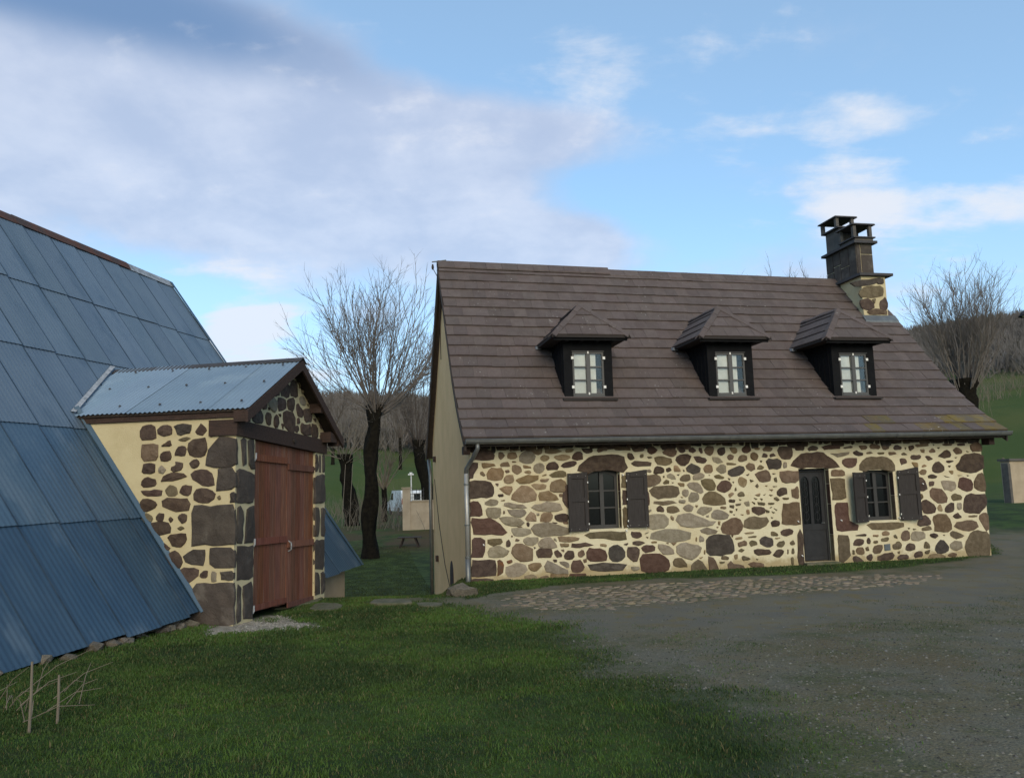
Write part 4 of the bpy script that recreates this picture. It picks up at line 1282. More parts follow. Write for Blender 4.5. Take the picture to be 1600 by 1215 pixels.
    boxo('fascia', M_black, D, -ew+.04, ew-.04, ef+.05, ef+.075, ez-.10, ez-.046)
    for x in (-.52, -.18, .18, .52): boxo('rafter_end', M_black, D, x-.035, x+.035, ef+.076, DF-.002, ez-.115, ez-.046)
    MB().hexa([(-ew-.03, dbk-.16, ez-.07), (-ew+.09, dbk-.16, ez-.07), (-ew+.09, dbk+.02, ez-.04), (-ew-.03, dbk+.02, ez-.04), (-ew-.03, dbk-.16, ez+.0), (-ew+.09, dbk-.16, ez+.0), (-ew+.09, dbk+.02, ez+.03), (-ew-.03, dbk+.02, ez+.03)]).build('valley_flashing', M_lead, D)
for i, uc in enumerate(DORM): dormer(uc, i)

# ---- chimney
CH = empty('chimney', (0, 0, 0), 0, house)
cu0, cu1, cd0, cd1 = 3.68, 4.42, 2.83, 5.15
base = boxo('chimney_base', M_mortar2, CH, cu0, cu1, cd0, cd1, 5.2, 7.27)
R = random.Random(8)
def chst(txt, ox, oy, fac, d, cs):
    lay_stones(parse(txt, ox, oy, fac), lambda x, y: H(x, y, d), lambda a, z, h: (a, d-h, z), base, lambda c: SM[c], small_area=.0015, seed=17)
chst('''
k 60,74 70,72 90,69 92,72 76,76 64,78
o 68,83 74,78 90,77 91,86 82,88 70,87
d 69,91 76,89 81,93 82,98 76,100 71,96
d 88,93 93,88 95,95 93,101 89,100
o 80,90 84,89 83,94
b 76,101 86,99 95,101 95,104 77,104
k 84,71 91,70 91,75 86,75
''', 1230, 320, 1.6461, cd0, None)
boxo('base_slab', M_slate, CH, 3.58, 4.60, 2.72, 5.2, 7.275, 7.345)
st = boxo('chimney_stack', M_mortar, CH, 3.735, 4.225, 3.015, 4.385, 7.347, 8.243)
def blockgrid(face, spans, zs_, m):
    for k, (a, b) in enumerate(spans):
        cuts = zs_[k]
        for z0, z1 in zip(cuts[:-1], cuts[1:]):
            if face == 'f': boxo('block', m, st, a+.012, b-.012, 2.995, 3.02, z0+.012, z1-.012)
            else: boxo('block', m, st, 3.715, 3.74, a+.013, b-.013, z0+.012, z1-.012)
blockgrid('f', [(3.73, 3.86), (3.86, 4.23)], [(7.347, 8.243), (7.347, 7.95, 8.243)], M_quoin)
blockgrid('l', [(3.0, 3.34), (3.34, 3.72), (3.72, 4.05), (4.05, 4.4)], [(7.347, 8.243), (7.347, 7.72, 8.243), (7.347, 7.85, 8.243), (7.347, 7.72, 8.243)], M_quoin)
boxo('cornice_slab', M_slate, CH, 3.62, 4.34, 2.90, 4.47, 8.245, 8.315)
boxo('flue_curb', M_conc, CH, 3.70, 4.26, 2.97, 3.62, 8.317, 8.40)
boxo('flue_slab', M_slate, CH, 3.64, 4.31, 2.92, 3.66, 8.402, 8.435)
boxo('flue_block', M_conc, CH, 3.75, 4.20, 3.72, 4.36, 8.317, 8.93)
boxo('flue_slab', M_slate, CH, 3.66, 4.29, 3.64, 4.45, 8.932, 8.97)
for (y0, y1, z0, z1) in ((2.97, 3.55, 8.437, 8.77), (3.70, 4.36, 8.972, 9.24)):
    for x in (3.71, 4.20):
        for y in (y0, y1): boxo('cap_post', M_conc, CH, x-.045, x+.045, y, y+.09, z0, z1)
    MB().hexa([(3.60,y0-.06,z1+.001),(4.33,y0-.06,z1+.001),(4.33,y1+.15,z1+.001),(3.60,y1+.15,z1+.001),(3.62,y0-.05,z1+.04),(4.31,y0-.05,z1+.04),(4.31,y1+.14,z1+.04),(3.62,y1+.14,z1+.04)]).build('cap_slab', M_slate, CH)
MB().hexa([(3.62,2.68,roofz(2.68)-.03),(4.62,2.68,roofz(2.68)-.03),(4.62,2.82,roofz(2.82)-.03),(3.62,2.82,roofz(2.82)-.03),(3.62,2.68,roofz(2.68)+.035),(4.62,2.68,roofz(2.68)+.035),(4.62,2.82,roofz(2.82)+.045),(3.62,2.82,roofz(2.82)+.045)]).build('lead_apron', M_zinc, CH)

# ================================================================== BARN with its porch
BO = BM*EAVE_OUT+BE*9.0
barn = empty('barn', (BO.x, BO.y, 0), -BYAW)
tag(barn, 'barn with steep blue corrugated roof reaching the grass and a stone porch with brown gates', 'barn')
def bl(out, al, z): return (out-EAVE_OUT, al-9.0, z)      # barn coordinates -> local
SL = math.hypot(RIDGE_OUT-EAVE_OUT, RIDGE_Z-EAVE_Z); ex_ = (RIDGE_OUT-EAVE_OUT)/SL; ez_ = (RIDGE_Z-EAVE_Z)/SL
nrm = Vector((ez_, 0, -ex_))          # outward normal in local (x,z)
def rp(s, al, h=0): o = bl(EAVE_OUT+ex_*s, al, EAVE_Z+ez_*s); return (o[0]+nrm.x*h, o[1], o[2]+nrm.z*h)
broof = empty('roof', (0, 0, 0), 0, barn)
def corr_sheet(fn, a0, a1, s0, s1, pitch=.076, amp=.009, h0=0., h1=0., th=.0, nper=6, segs=2):
    """fn(s, a, h); corrugation runs along s, waves across a"""
    n = max(4, int((a1-a0)/pitch*nper)); V = []; F = []
    for j in range(segs+1):
        t = j/segs
        for i in range(n+1):
            a = a0+(a1-a0)*i/n; V.append(fn(lerp(s0, s1, t), a, lerp(h0, h1, t)+.017*i/n+amp*cos(2*pi*a/pitch)))
    m = n+1
    for j in range(segs):
        F += [(j*m+i, j*m+i+1, (j+1)*m+i+1, (j+1)*m+i) for i in range(n)]
    return V, F
ROWS = [0., 1.62, 3.22, 4.75, 6.33, SL-.02]; CWID = .645
R = random.Random(31); ncol = int((FAR+2.2)/CWID)
for j in range(5):
    for i in range(ncol+1):
        a1 = FAR-i*CWID; a0 = a1-CWID-.01
        if a0 < -2.5: continue
        # the porch roof covers part of the slope
        drop = R.uniform(-.012, .012) - (.06*(i % 3) if j == 0 else 0)*.4
        V, F = corr_sheet(rp, a0, a1, ROWS[j]+drop, ROWS[j+1]+.08, h0=.017+.003*(i % 2)+.006*R.random(), h1=.003+.003*(i % 2), amp=.0026)
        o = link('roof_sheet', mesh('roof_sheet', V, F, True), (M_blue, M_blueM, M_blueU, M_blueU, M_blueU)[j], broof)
        o.data.materials.append(M_seam); nn_ = len(F)//2
        for fi in (nn_-1, nn_-2, 2*nn_-1, 2*nn_-2): o.data.polygons[fi].material_index = 1
MB().hexa([rp(.15, -2.4, -.09), rp(.15, FAR-.05, -.09), rp(SL, FAR-.05, -.09), rp(SL, -2.4, -.09), rp(.15, -2.4, -.02), rp(.15, FAR-.05, -.02), rp(SL, FAR-.05, -.02), rp(SL, -2.4, -.02)]).build('roof_deck', M_dwood, broof)
i = 0; a = FAR
while a > -2.4:
    w = 1.55; a0 = a-w-.03; dz = R.uniform(-.012, .012)
    rx, ry, rz = rp(SL, a, 0)
    P = [rp(SL-.15, a, .040), rp(SL-.02, a, .05), (rx-.0, ry, rz+.07), (rx-.16, ry, rz-.08), (rx-.16, ry, rz-.10), (rx, ry, rz+.05), rp(SL-.02, a, .035), rp(SL-.15, a, .028)]
    P = [(p[0], p[1], p[2]+dz) for p in P]
    MB().prism(P, (0, a0-a, 0)).build('ridge_cap', M_rust if i > 0 else M_lead, broof); a -= w; i += 1
# verge flashing at the far rake
MB().hexa([rp(-.02, FAR-.06, .055), rp(-.02, FAR+.03, .055), rp(SL, FAR+.03, .055), rp(SL, FAR-.06, .055), rp(-.02, FAR-.06, .065), rp(-.02, FAR+.03, .065), rp(SL, FAR+.03, .065), rp(SL, FAR-.06, .065)]).build('verge_flashing', M_blue, broof)
# other slope and end walls
ox = RIDGE_OUT-EAVE_OUT
MB().hexa([(ox-.02,-11.3,RIDGE_Z-.1),(ox-.02,FAR-9.0,RIDGE_Z-.1),(2*ox,FAR-9.0,.3),(2*ox,-11.3,.3),(ox-.02,-11.3,RIDGE_Z),(ox-.02,FAR-9.0,RIDGE_Z),(2*ox,FAR-9.0,.4),(2*ox,-11.3,.4)]).build('rear_slope', M_blue, broof)
MB().prism([(-.55, FAR-9.15, -1.8), (2*ox+.6, FAR-9.15, -1.8), (2*ox+.6, FAR-9.15, .3), (ox, FAR-9.15, RIDGE_Z-.3), (-.55, FAR-9.15, .42)], (0, -.35, 0)).build('end_wall', M_plaster, barn)
MB().prism([(-.55, -11.0, -1.), (2*ox+.6, -11.0, -1.), (2*ox+.6, -11.0, .3), (ox, -11.0, RIDGE_Z-.3), (-.55, -11.0, .42)], (0, .35, 0)).build('end_wall', M_plaster, barn)
fnd = MB().box(-.75, -.30, -10.6, FAR-9.16, -1.6, .32).build('foundation', M_plaster, barn)
# rubble under the eave
def rock_mesh(seed, sub=1):
    R = random.Random(seed); bm = bmesh.new(); bmesh.ops.create_icosphere(bm, subdivisions=sub, radius=1)
    for v in bm.verts: v.co *= R.uniform(.72, 1.15)
    me = bpy.data.meshes.new('rock'); bm.to_mesh(me); bm.free(); me.materials.append(M_rock); return me
ROCKS = [rock_mesh(s) for s in range(6)]
R = random.Random(40)
for k in range(95):
    a = R.uniform(2.2, SAL-.12) if k < 80 else R.uniform(13.4, 15.9); x = R.uniform(-.42, .10)
    gx = BO+BM*x+BE*(a-9.0); z = zt(gx.x, gx.y)
    if SAL-.1 < a < 13.3: continue
    o = link('rubble_stone', R.choice(ROCKS), None, fnd); s = R.uniform(.05, .12); o.scale = (s*1.2, s*R.uniform(1, 1.7), s*.8); o.rotation_euler = (R.uniform(-.4, .4), R.uniform(-.4, .4), R.uniform(0, 6))
    o.location = (x, a-9.0, z+R.uniform(.0, .16 if x < -.1 else .04))
# ---- porch
GA0, GA1 = SAL, 13.18                        # along range of the gate face
gate0, gate1 = GP(397, 820)[0], GP(492, 820)[0]
zl0, zl1 = GP(397, 686)[1], GP(492, 706)[1]  # top of gate
lin = lambda a: lerp(zl0, zl1, (a-gate0)/(gate1-gate0))
WT = 2.93
side = MB().prism([bl(GOUT, SAL, -.4), bl(GOUT, SAL, WT), bl(-8.9, SAL, WT), bl(-8.6, SAL, 2.6), bl(-6.6, SAL, -.4)], (0, .40, 0)).build('side_wall', M_mortar2, barn)
lay_stones(SIDE_STONES, SP, lambda o, z, h: bl(o, SAL-h, z), side, mf, small_area=.004, seed=9)
sideR = MB().prism([bl(GOUT, GA1, -.6), bl(-6.6, GA1, -.6), bl(-8.9, GA1, 2.9), bl(GOUT, GA1, 2.7)], (0, -.38, 0)).build('side_wall', M_mortar2, barn)
# gate face: jambs + pediment
jm = MB(); jm.add([bl(GOUT-.001, SAL+.401, -.4), bl(GOUT-.001, gate0, -.4), bl(GOUT-.001, gate0, lin(gate0)), bl(GOUT-.001, SAL+.401, lin(SAL))], [(0, 1, 2, 3)])
jm.add([bl(GOUT-.001, gate1, -.6), bl(GOUT-.001, GA1-.381, -.6), bl(GOUT-.001, GA1-.381, lin(GA1)), bl(GOUT-.001, gate1, lin(gate1))], [(0, 1, 2, 3)])
MB().box(bl(GOUT-.42, 0, 0)[0], bl(GOUT-.002, 0, 0)[0], SAL+.402-9, gate0-9, -.4, lin(gate0)-.02).build('jamb', M_mortar2, barn)
MB().box(bl(GOUT-.42, 0, 0)[0], bl(GOUT-.002, 0, 0)[0], gate1-9, GA1-.382-9, -.6, lin(gate1)-.02).build('jamb', M_mortar2, barn)
gface = jm.build('gate_jambs', M_mortar2, barn)
lay_stones(GATE_STONES, GP, lambda a, z, h: bl(GOUT+h, a, z), gface, mf, small_area=.002, seed=10)
RA, RZ = 11.72, 4.0                          # porch ridge
zL, zR = 3.04, 2.83                          # eave heights left / right
EAL, EAR = 10.0, 13.42
ped_poly = [bl(GOUT, GA0+.005, lin(GA0)+.22), bl(GOUT, GA1-.005, lin(GA1)+.24), bl(GOUT, GA1-.005, 2.90), bl(GOUT, RA, RZ-.10), bl(GOUT, GA0+.005, 3.06)]
ped = MB().prism(ped_poly, (-.3, 0, 0)).build('pediment_wall', M_mortar2, barn)
lay_stones(PED_STONES, GP, lambda a, z, h: bl(GOUT+h, a, z), ped, mf, small_area=.002, seed=12)
b0, b1 = SAL-.0, GA1+.02
o0, o1 = GOUT-.40, GOUT+.035
MB().hexa([bl(o0, b0-.04, lin(b0)+.0), bl(o1, b0-.04, lin(b0)+.0), bl(o1, b1, lin(b1)+.0), bl(o0, b1, lin(b1)+.0), bl(o0, b0-.04, lin(b0)+.225), bl(o1, b0-.04, lin(b0)+.225), bl(o1, b1, lin(b1)+.245), bl(o0, b1, lin(b1)+.245)]).build('lintel_beam', M_beam, barn)
MB().tube([bl(o1, 11.85, lin(11.85)+.10), bl(o1+.03, 11.85, lin(11.85)+.10)], .035, 8).build('lintel_bolt', M_dwood, barn)
# gates
zb0, zb1 = GP(397, 957)[1], GP(492, 938)[1]
bot = lambda a: lerp(zb0, zb1, (a-gate0)/(gate1-gate0))+.02
gm_ = (gate0+gate1)/2+.04
for k, (g0, g1) in enumerate(((gate0+.008, gm_-.006), (gm_+.006, gate1-.008))):
    leaf = empty('gate_leaf', bl(GOUT, g0, 0), 0, barn); loc0 = Vector(bl(GOUT, g0, 0)); n = 6
    def gl(out, a, z): return tuple(Vector(bl(out, a, z))-loc0)
    for i in range(n):
        a0, a1 = lerp(g0, g1, i/n)+.003, lerp(g0, g1, (i+1)/n)-.003; oo = GOUT-.035+R.uniform(-.005, .005)
        cut = R.uniform(0, .03)
        MB().hexa([gl(oo-.03, a0, bot(a0)+cut), gl(oo, a0, bot(a0)+cut), gl(oo, a1, bot(a1)+cut), gl(oo-.03, a1, bot(a1)+cut), gl(oo-.03, a0, lin(a0)-.006), gl(oo, a0, lin(a0)-.006), gl(oo, a1, lin(a1)-.006), gl(oo-.03, a1, lin(a1)-.006)]).build('plank', M_wood, leaf)
    for zz in ((2.34, 2.44), (1.10, 1.20), (.16, .24)):
        f = .12*k*-1
        MB().hexa([gl(GOUT-.029, g0+.02, zz[0]+f), gl(GOUT-.004, g0+.02, zz[0]+f), gl(GOUT-.004, g1-.02, zz[0]+f-.03), gl(GOUT-.029, g1-.02, zz[0]+f-.03), gl(GOUT-.029, g0+.02, zz[1]+f), gl(GOUT-.004, g0+.02, zz[1]+f), gl(GOUT-.004, g1-.02, zz[1]+f-.03), gl(GOUT-.029, g1-.02, zz[1]+f-.03)]).build('ledge', M_wood, leaf)
    for zz in (2.4, 1.15, .2):
        a = g0-.02 if k == 0 else g1+.02
        MB().tube([gl(GOUT+.0, a, zz-.06), gl(GOUT+.02, a, zz-.03), gl(GOUT+.02, a, zz+.05)], .016, 6).build('gate_hinge', M_lead if k == 0 else M_dwood, leaf)
    if k == 1: MB().tube([gl(GOUT-.02, g0+.05, .92), gl(GOUT+.03, g0+.05, .95), gl(GOUT+.03, g0+.05, 1.05), gl(GOUT-.02, g0+.05, 1.08)], .012, 6).build('pull_handle', M_lead, leaf)
boxo('gate_backing', M_under, barn, bl(GOUT-.5, 0, 0)[0], bl(GOUT-.45, 0, 0)[0], gate0-9, gate1-9, -.3, 2.9)
# porch roof
pr = empty('porch_roof', (0, 0, 0), 0, barn)
FO = -5.46                                   # front overhang
dL = (RA-EAL); dR = (EAR-RA)
def pl(s, a, h):      # s: 0 eave ..1 ridge ; a = out ; left slope
    return bl(a, lerp(EAL, RA, s), lerp(zL, RZ, s)+h)
def pr_(s, a, h): return bl(a, lerp(EAR, RA, s), lerp(zR, RZ, s)+h)
def barn_out(z): return EAVE_OUT+ex_*(z-EAVE_Z)/ez_
def corr_slope(fn, out0, out1, cut):
    """porch sheets: waves across out, clipped where they meet the barn roof"""
    n = max(6, int(abs(out1-out0)/.076*6)); V = []; F = []; segs = 6
    for j in range(segs+1):
        for i in range(n+1):
            a = lerp(out0, out1, i/n); s = j/segs
            lim = barn_out(fn(s, 0, 0)[2])-.03
            V.append(fn(s, max(a, lim), .012+.009*cos(2*pi*a/.076)+(.006 if cut % 2 else 0)))
    m = n+1
    for j in range(segs): F += [(j*m+i, j*m+i+1, (j+1)*m+i+1, (j+1)*m+i) for i in range(n)]
    return V, F
cuts = [FO, -6.10, -6.75, -7.40, -8.05, -8.75]
for k in range(5):
    for nm, fn in (('l', pl), ('r', pr_)):
        V, F = corr_slope(fn, cuts[k]+(0 if k == 0 else .03), cuts[k+1], k)
        link('roof_sheet', mesh('roof_sheet', V, F, True), M_blueL, pr)
        for s in (.12, .5, .86):
            p = Vector(fn(s, (cuts[k]+cuts[k+1])/2+.1, .03))
            if nm == 'l' and (cuts[k]+cuts[k+1])/2 > barn_out(fn(s, 0, 0)[2]): MB().tube([p, p+Vector((0, -.008, .016))], [.022, .012], 6).build('roof_screw', M_slate, pr)
for fn, s in ((pl, -1), (pr_, 1)):          # deck boards under the sheets
    P = [Vector(fn(.02, FO-.03, -.006)), Vector(fn(.99, FO-.03, -.006)), Vector(fn(.99, -8.7, -.006)), Vector(fn(.02, -8.25, -.006))]
    MB().prism(P, (0, 0, -.035)).build('roof_deck', M_dwood, pr)
# ridge flashing, rake boards, eave beams
x0 = bl(FO+.02, 0, 0)[0]; x1 = bl(barn_out(RZ)-.1, 0, 0)[0]; yr = RA-9.0
mb = MB()
for s in (-1, 1):
    zz = .13*(RZ-zL)/dL if s < 0 else .13*(RZ-zR)/dR
    mb.hexa([(x0, yr, RZ+.03), (x1, yr, RZ+.0), (x1, yr+s*.13, RZ-zz+.0), (x0, yr+s*.13, RZ-zz+.03), (x0, yr, RZ+.042), (x1, yr, RZ+.012), (x1, yr+s*.13, RZ-zz+.012), (x0, yr+s*.13, RZ-zz+.042)])
mb.build('ridge_flashing', M_slate, pr)
for fn in (pl, pr_):
    P = [Vector(fn(-.02, FO+.012, -.17)), Vector(fn(1, FO+.012, -.17)), Vector(fn(1, FO+.012, -.006)), Vector(fn(-.02, FO+.012, -.006))]
    MB().prism(P, (-.035, 0, 0)).build('rake_board', M_beam, pr)
    for s in (.04, .5):                     # purlin ends under the overhang
        p = Vector(fn(s, FO-.03, -.05)); q = Vector(fn(s, GOUT+.002, -.05))
        MB().hexa([p+Vector((0,-.05,-.16)), p+Vector((0,.05,-.16)), q+Vector((0,.05,-.16)), q+Vector((0,-.05,-.16)), p+Vector((0,-.05,-.0)), p+Vector((0,.05,0)), q+Vector((0,.05,0)), q+Vector((0,-.05,0))]).build('purlin_end', M_beam, pr)
MB().hexa([bl(FO-.04, SAL-.035, 2.935), bl(-8.75, SAL-.035, 2.935), bl(-8.75, SAL+.2, 2.935), bl(FO-.04, SAL+.2, 2.935), bl(FO-.04, SAL-.035, 3.05), bl(-8.75, SAL-.035, 3.05), bl(-8.75, SAL+.2, 3.13), bl(FO-.04, SAL+.2, 3.13)]).build('eave_beam', M_beam, pr)
MB().hexa([bl(FO-.04, GA1-.2, 2.72), bl(-8.4, GA1-.2, 2.72), bl(-8.4, GA1+.09, 2.72), bl(FO-.04, GA1+.09, 2.72), bl(FO-.04, GA1-.2, 2.90), bl(-8.4, GA1-.2, 2.90), bl(-8.4, GA1+.09, 2.85), bl(FO-.04, GA1+.09, 2.85)]).build('eave_beam', M_beam, pr)
# lead valley where the porch meets the barn slope, added strip for the shadow line along the side wall
mb = MB(); k = 12
for i in range(k):
    s0, s1 = i/k, (i+1)/k
    def vp(s, w): z = lerp(zL, RZ, s); a = lerp(EAL, RA, s); o = barn_out(z); return bl(o+w, a-(.05 if w < 0 else 0), z+.05+(.02 if w > 0 else .03))
    mb.add([vp(s0, .035), vp(s1, .035), vp(s1, -.015), vp(s0, -.015)], [(0, 1, 2, 3)])
mb.build('valley_flashing', M_lead, pr)
MB().hexa([rp(-.02, SAL-.05, .045), rp(-.02, SAL-.004, .09), rp(3.6, SAL-.004, .09), rp(3.6, SAL-.05, .045), rp(-.02, SAL-.05, .055), rp(-.02, SAL-.004, .10), rp(3.6, SAL-.004, .10), rp(3.6, SAL-.05, .055)]).build('wall_shadow_strip', M_blue, broof)

# ================================================================== ground things
cobs = MB(); R = random.Random(60); cobm = {}
bx = [p[0] for p in PL_cob]; by = [p[1] for p in PL_cob]
ang = HYAW
for i in range(-60, 61):
    for j in range(-14, 15):
        lx, ly = i*.17+R.uniform(-.05, .05)+(j % 2)*.085, j*.13+R.uniform(-.035, .035)
        x = 3.2+lx*cos(ang)-ly*sin(ang); y = 14.0+lx*sin(ang)+ly*cos(ang)
        dd = polyd(np.array([x]), np.array([y]), PL_cob)[0]
        if dd < R.uniform(-.06, .12): continue
        n = 7; w, h = R.uniform(.045, .12), R.uniform(.035, .08); th = R.uniform(0, 6); z = zt(x, y); hh = R.uniform(.0, .012)
        ring = [(x+w*cos(2*pi*k/n+th)*R.uniform(.8, 1.1)*cos(ang)-h*sin(2*pi*k/n+th)*sin(ang), y+w*cos(2*pi*k/n+th)*sin(ang)+h*sin(2*pi*k/n+th)*R.uniform(.8, 1.1)*cos(ang)) for k in range(n)]
        V = [(p[0], p[1], z-.02) for p in ring]+[(lerp(p[0], x, .25), lerp(p[1], y, .25), z+hh) for p in ring]+[(x, y, z+hh*1.15)]
        F = [(k, (k+1) % n, n+(k+1) % n, n+k) for k in range(n)]+[(n+k, n+(k+1) % n, 2*n) for k in range(n)]
        cobs.add(V, F)
M_cob = mat('cobbles', (.235, .182, .125), .95, (.175, .135, .094), 3, .8, 40, vary=.3)
o = cobs.build('cobbled_path', M_cob); tag(o, kind='structure')
def slab_stone(pxs, th, label):
    P = [gpt(*p) for p in pxs]; c = sum(P, Vector())/len(P); V = []; n = len(P)
    P2 = chaikin([(p.x, p.y) for p in P], .2); n = len(P2); zz = c.z
    V = [(p[0], p[1], zz-.06) for p in P2]+[(p[0], p[1], zz+th*.8) for p in P2]+[(lerp(p[0], c.x, .06), lerp(p[1], c.y, .06), zz+th) for p in P2]
    F = [(k*n+i, k*n+(i+1) % n, (k+1)*n+(i+1) % n, (k+1)*n+i) for k in (0, 1) for i in range(n)]+[tuple(range(2*n, 3*n))]
    tag(link('stone_slab', mesh('stone_slab', V, F), M_slab), label, 'slab', 'flat stone slabs set in the lawn edge')
slab_stone([(432, 953), (500, 941), (506, 935), (478, 936), (420, 950)], .05, 'flat threshold stone lying against the foot of the brown barn gates')
slab_stone([(480, 955), (530, 954), (537, 945), (495, 943)], .03, 'separate flat stone in the grass just right of the gate threshold')
slab_stone([(575, 947), (645, 946), (640, 939), (585, 939)], .05, 'mossy edging stone at the lawn edge midway between barn and house')
slab_stone([(655, 949), (690, 949), (690, 943), (650, 943)], .03, 'pale edging stone beside the left corner of the house gable')
rk = link('corner_boulder', rock_mesh(77, 2), None); p = gpt(723, 930); rk.location = p+Vector((0, 0, .04)); rk.scale = (.30, .2, .17)
tag(rk, 'rough pale boulder at the left front corner of the house under the downpipe', 'boulder')
# stakes and sticks at the lower left
for i, (x, y, t, lab) in enumerate(((45, 1145, 1042, 'taller grey wooden stake standing in the grass near the barn eave'), (89, 1130, 1060, 'shorter thin wooden stake standing right of the taller stake near the barn eave'))):
    p = gpt(x, y); h = (y-t)/FPX*p.y
    mb = MB().tube([(0, 0, -.15), (.004, 0, h*.5), (-.003, .004, h)], [.011, .010, .008], 7); o = mb.build('wooden_stake', M_twigL); o.location = p
    tag(o, lab, 'stake', 'stakes by the barn')
p0 = gpt(0, 1130); R = random.Random(2)
tw = MB()
for k in range(20):
    a = p0+Vector((R.uniform(-.25, .35), R.uniform(-.25, .5), R.uniform(.0, .1))); dv = Vector((R.uniform(-.1, 1), R.uniform(-.4, .4), R.uniform(.1, .6)))*R.uniform(.3, .75)
    tw.tube([a, a+dv*.5+Vector((0, 0, .05)), a+dv], [.004, .003, .0015], 5)
o = tw.build('brushwood_heap', M_twigL); tag(o, 'heap of dry pale twigs in the lower left corner beside the stakes', 'twigs', kind='stuff')

# ================================================================== trees
def tubes_np(segs, n=4):
    """segs: list of (p0, p1, r0, r1) -> mesh arrays"""
    A = np.array([[*s[0], *s[1], s[2], s[3]] for s in segs]); p0, p1, r0, r1 = A[:, :3], A[:, 3:6], A[:, 6:7], A[:, 7:8]
    t = p1-p0; t /= np.linalg.norm(t, axis=1, keepdims=True)+1e-9
    ref = np.where(np.abs(t[:, 2:3]) < .9, np.array([[0, 0, 1.]]), np.array([[1., 0, 0]])); a = np.cross(t, ref); a /= np.linalg.norm(a, axis=1, keepdims=True)+1e-9; b = np.cross(t, a)
    V = []
    for k in range(n):
        c, s = cos(2*pi*k/n), sin(2*pi*k/n); V.append(p0+(a*c+b*s)*r0)
    for k in range(n):
        c, s = cos(2*pi*k/n), sin(2*pi*k/n); V.append(p1+(a*c+b*s)*r1)
    V = np.stack(V, 1).reshape(-1, 3); m = len(segs); base = np.arange(m)[:, None]*2*n
    F = np.concatenate([base+np.array([[k, (k+1) % n, n+(k+1) % n, n+k]]) for k in range(n)], 0)
    return V, F
def np_mesh(name, V, F, mat_=None, smooth=False):
    me = bpy.data.meshes.new(name); nv, nf, k = len(V), len(F), F.shape[1]
    me.vertices.add(nv); me.vertices.foreach_set('co', np.ascontiguousarray(V, np.float32).ravel()); me.loops.add(nf*k); me.loops.foreach_set('vertex_index', np.ascontiguousarray(F, np.int32).ravel())
    me.polygons.add(nf); me.polygons.foreach_set('loop_start', np.arange(0, nf*k, k, dtype=np.int32)); me.update(calc_edges=True); me.validate()
    if mat_: me.materials.append(mat_)
    if smooth: me.shade_smooth()
    return me
def grow(R, p, d, L, r, depth, segs, up=.25, kids=(7, 5), wob=.16):
    n = max(2, int(L/.45)) if depth < 2 else 2; pts = [p]; dd = d.normalized()
    for i in range(n):
        dd = (dd+Vector((R.uniform(-wob, wob), R.uniform(-wob, wob), R.uniform(-wob*.5, wob*.5)+up*.16))).normalized(); pts.append(pts[-1]+dd*L/n)
    for i in range(n):
        segs[min(depth, 2)].append((pts[i], pts[i+1], r*(1-.78*i/n), r*(1-.78*(i+1)/n)))
    if depth >= len(kids): return
    for k in range(kids[depth]):
        t = R.uniform(.22, .98); i = min(n-1, int(t*n)); q = pts[i].lerp(pts[i+1], t*n-i); td = (pts[i+1]-pts[i]).normalized()
        o = td.orthogonal().normalized(); o.rotate(Matrix.Rotation(R.uniform(0, 2*pi), 3, td)); ang = R.uniform(.35, .75)
        grow(R, q, td*cos(ang)+o*sin(ang), L*R.uniform(.26, .5)*(1.15-t*.55), max(.005, r*.42), depth+1, segs, up, kids, wob*1.2)
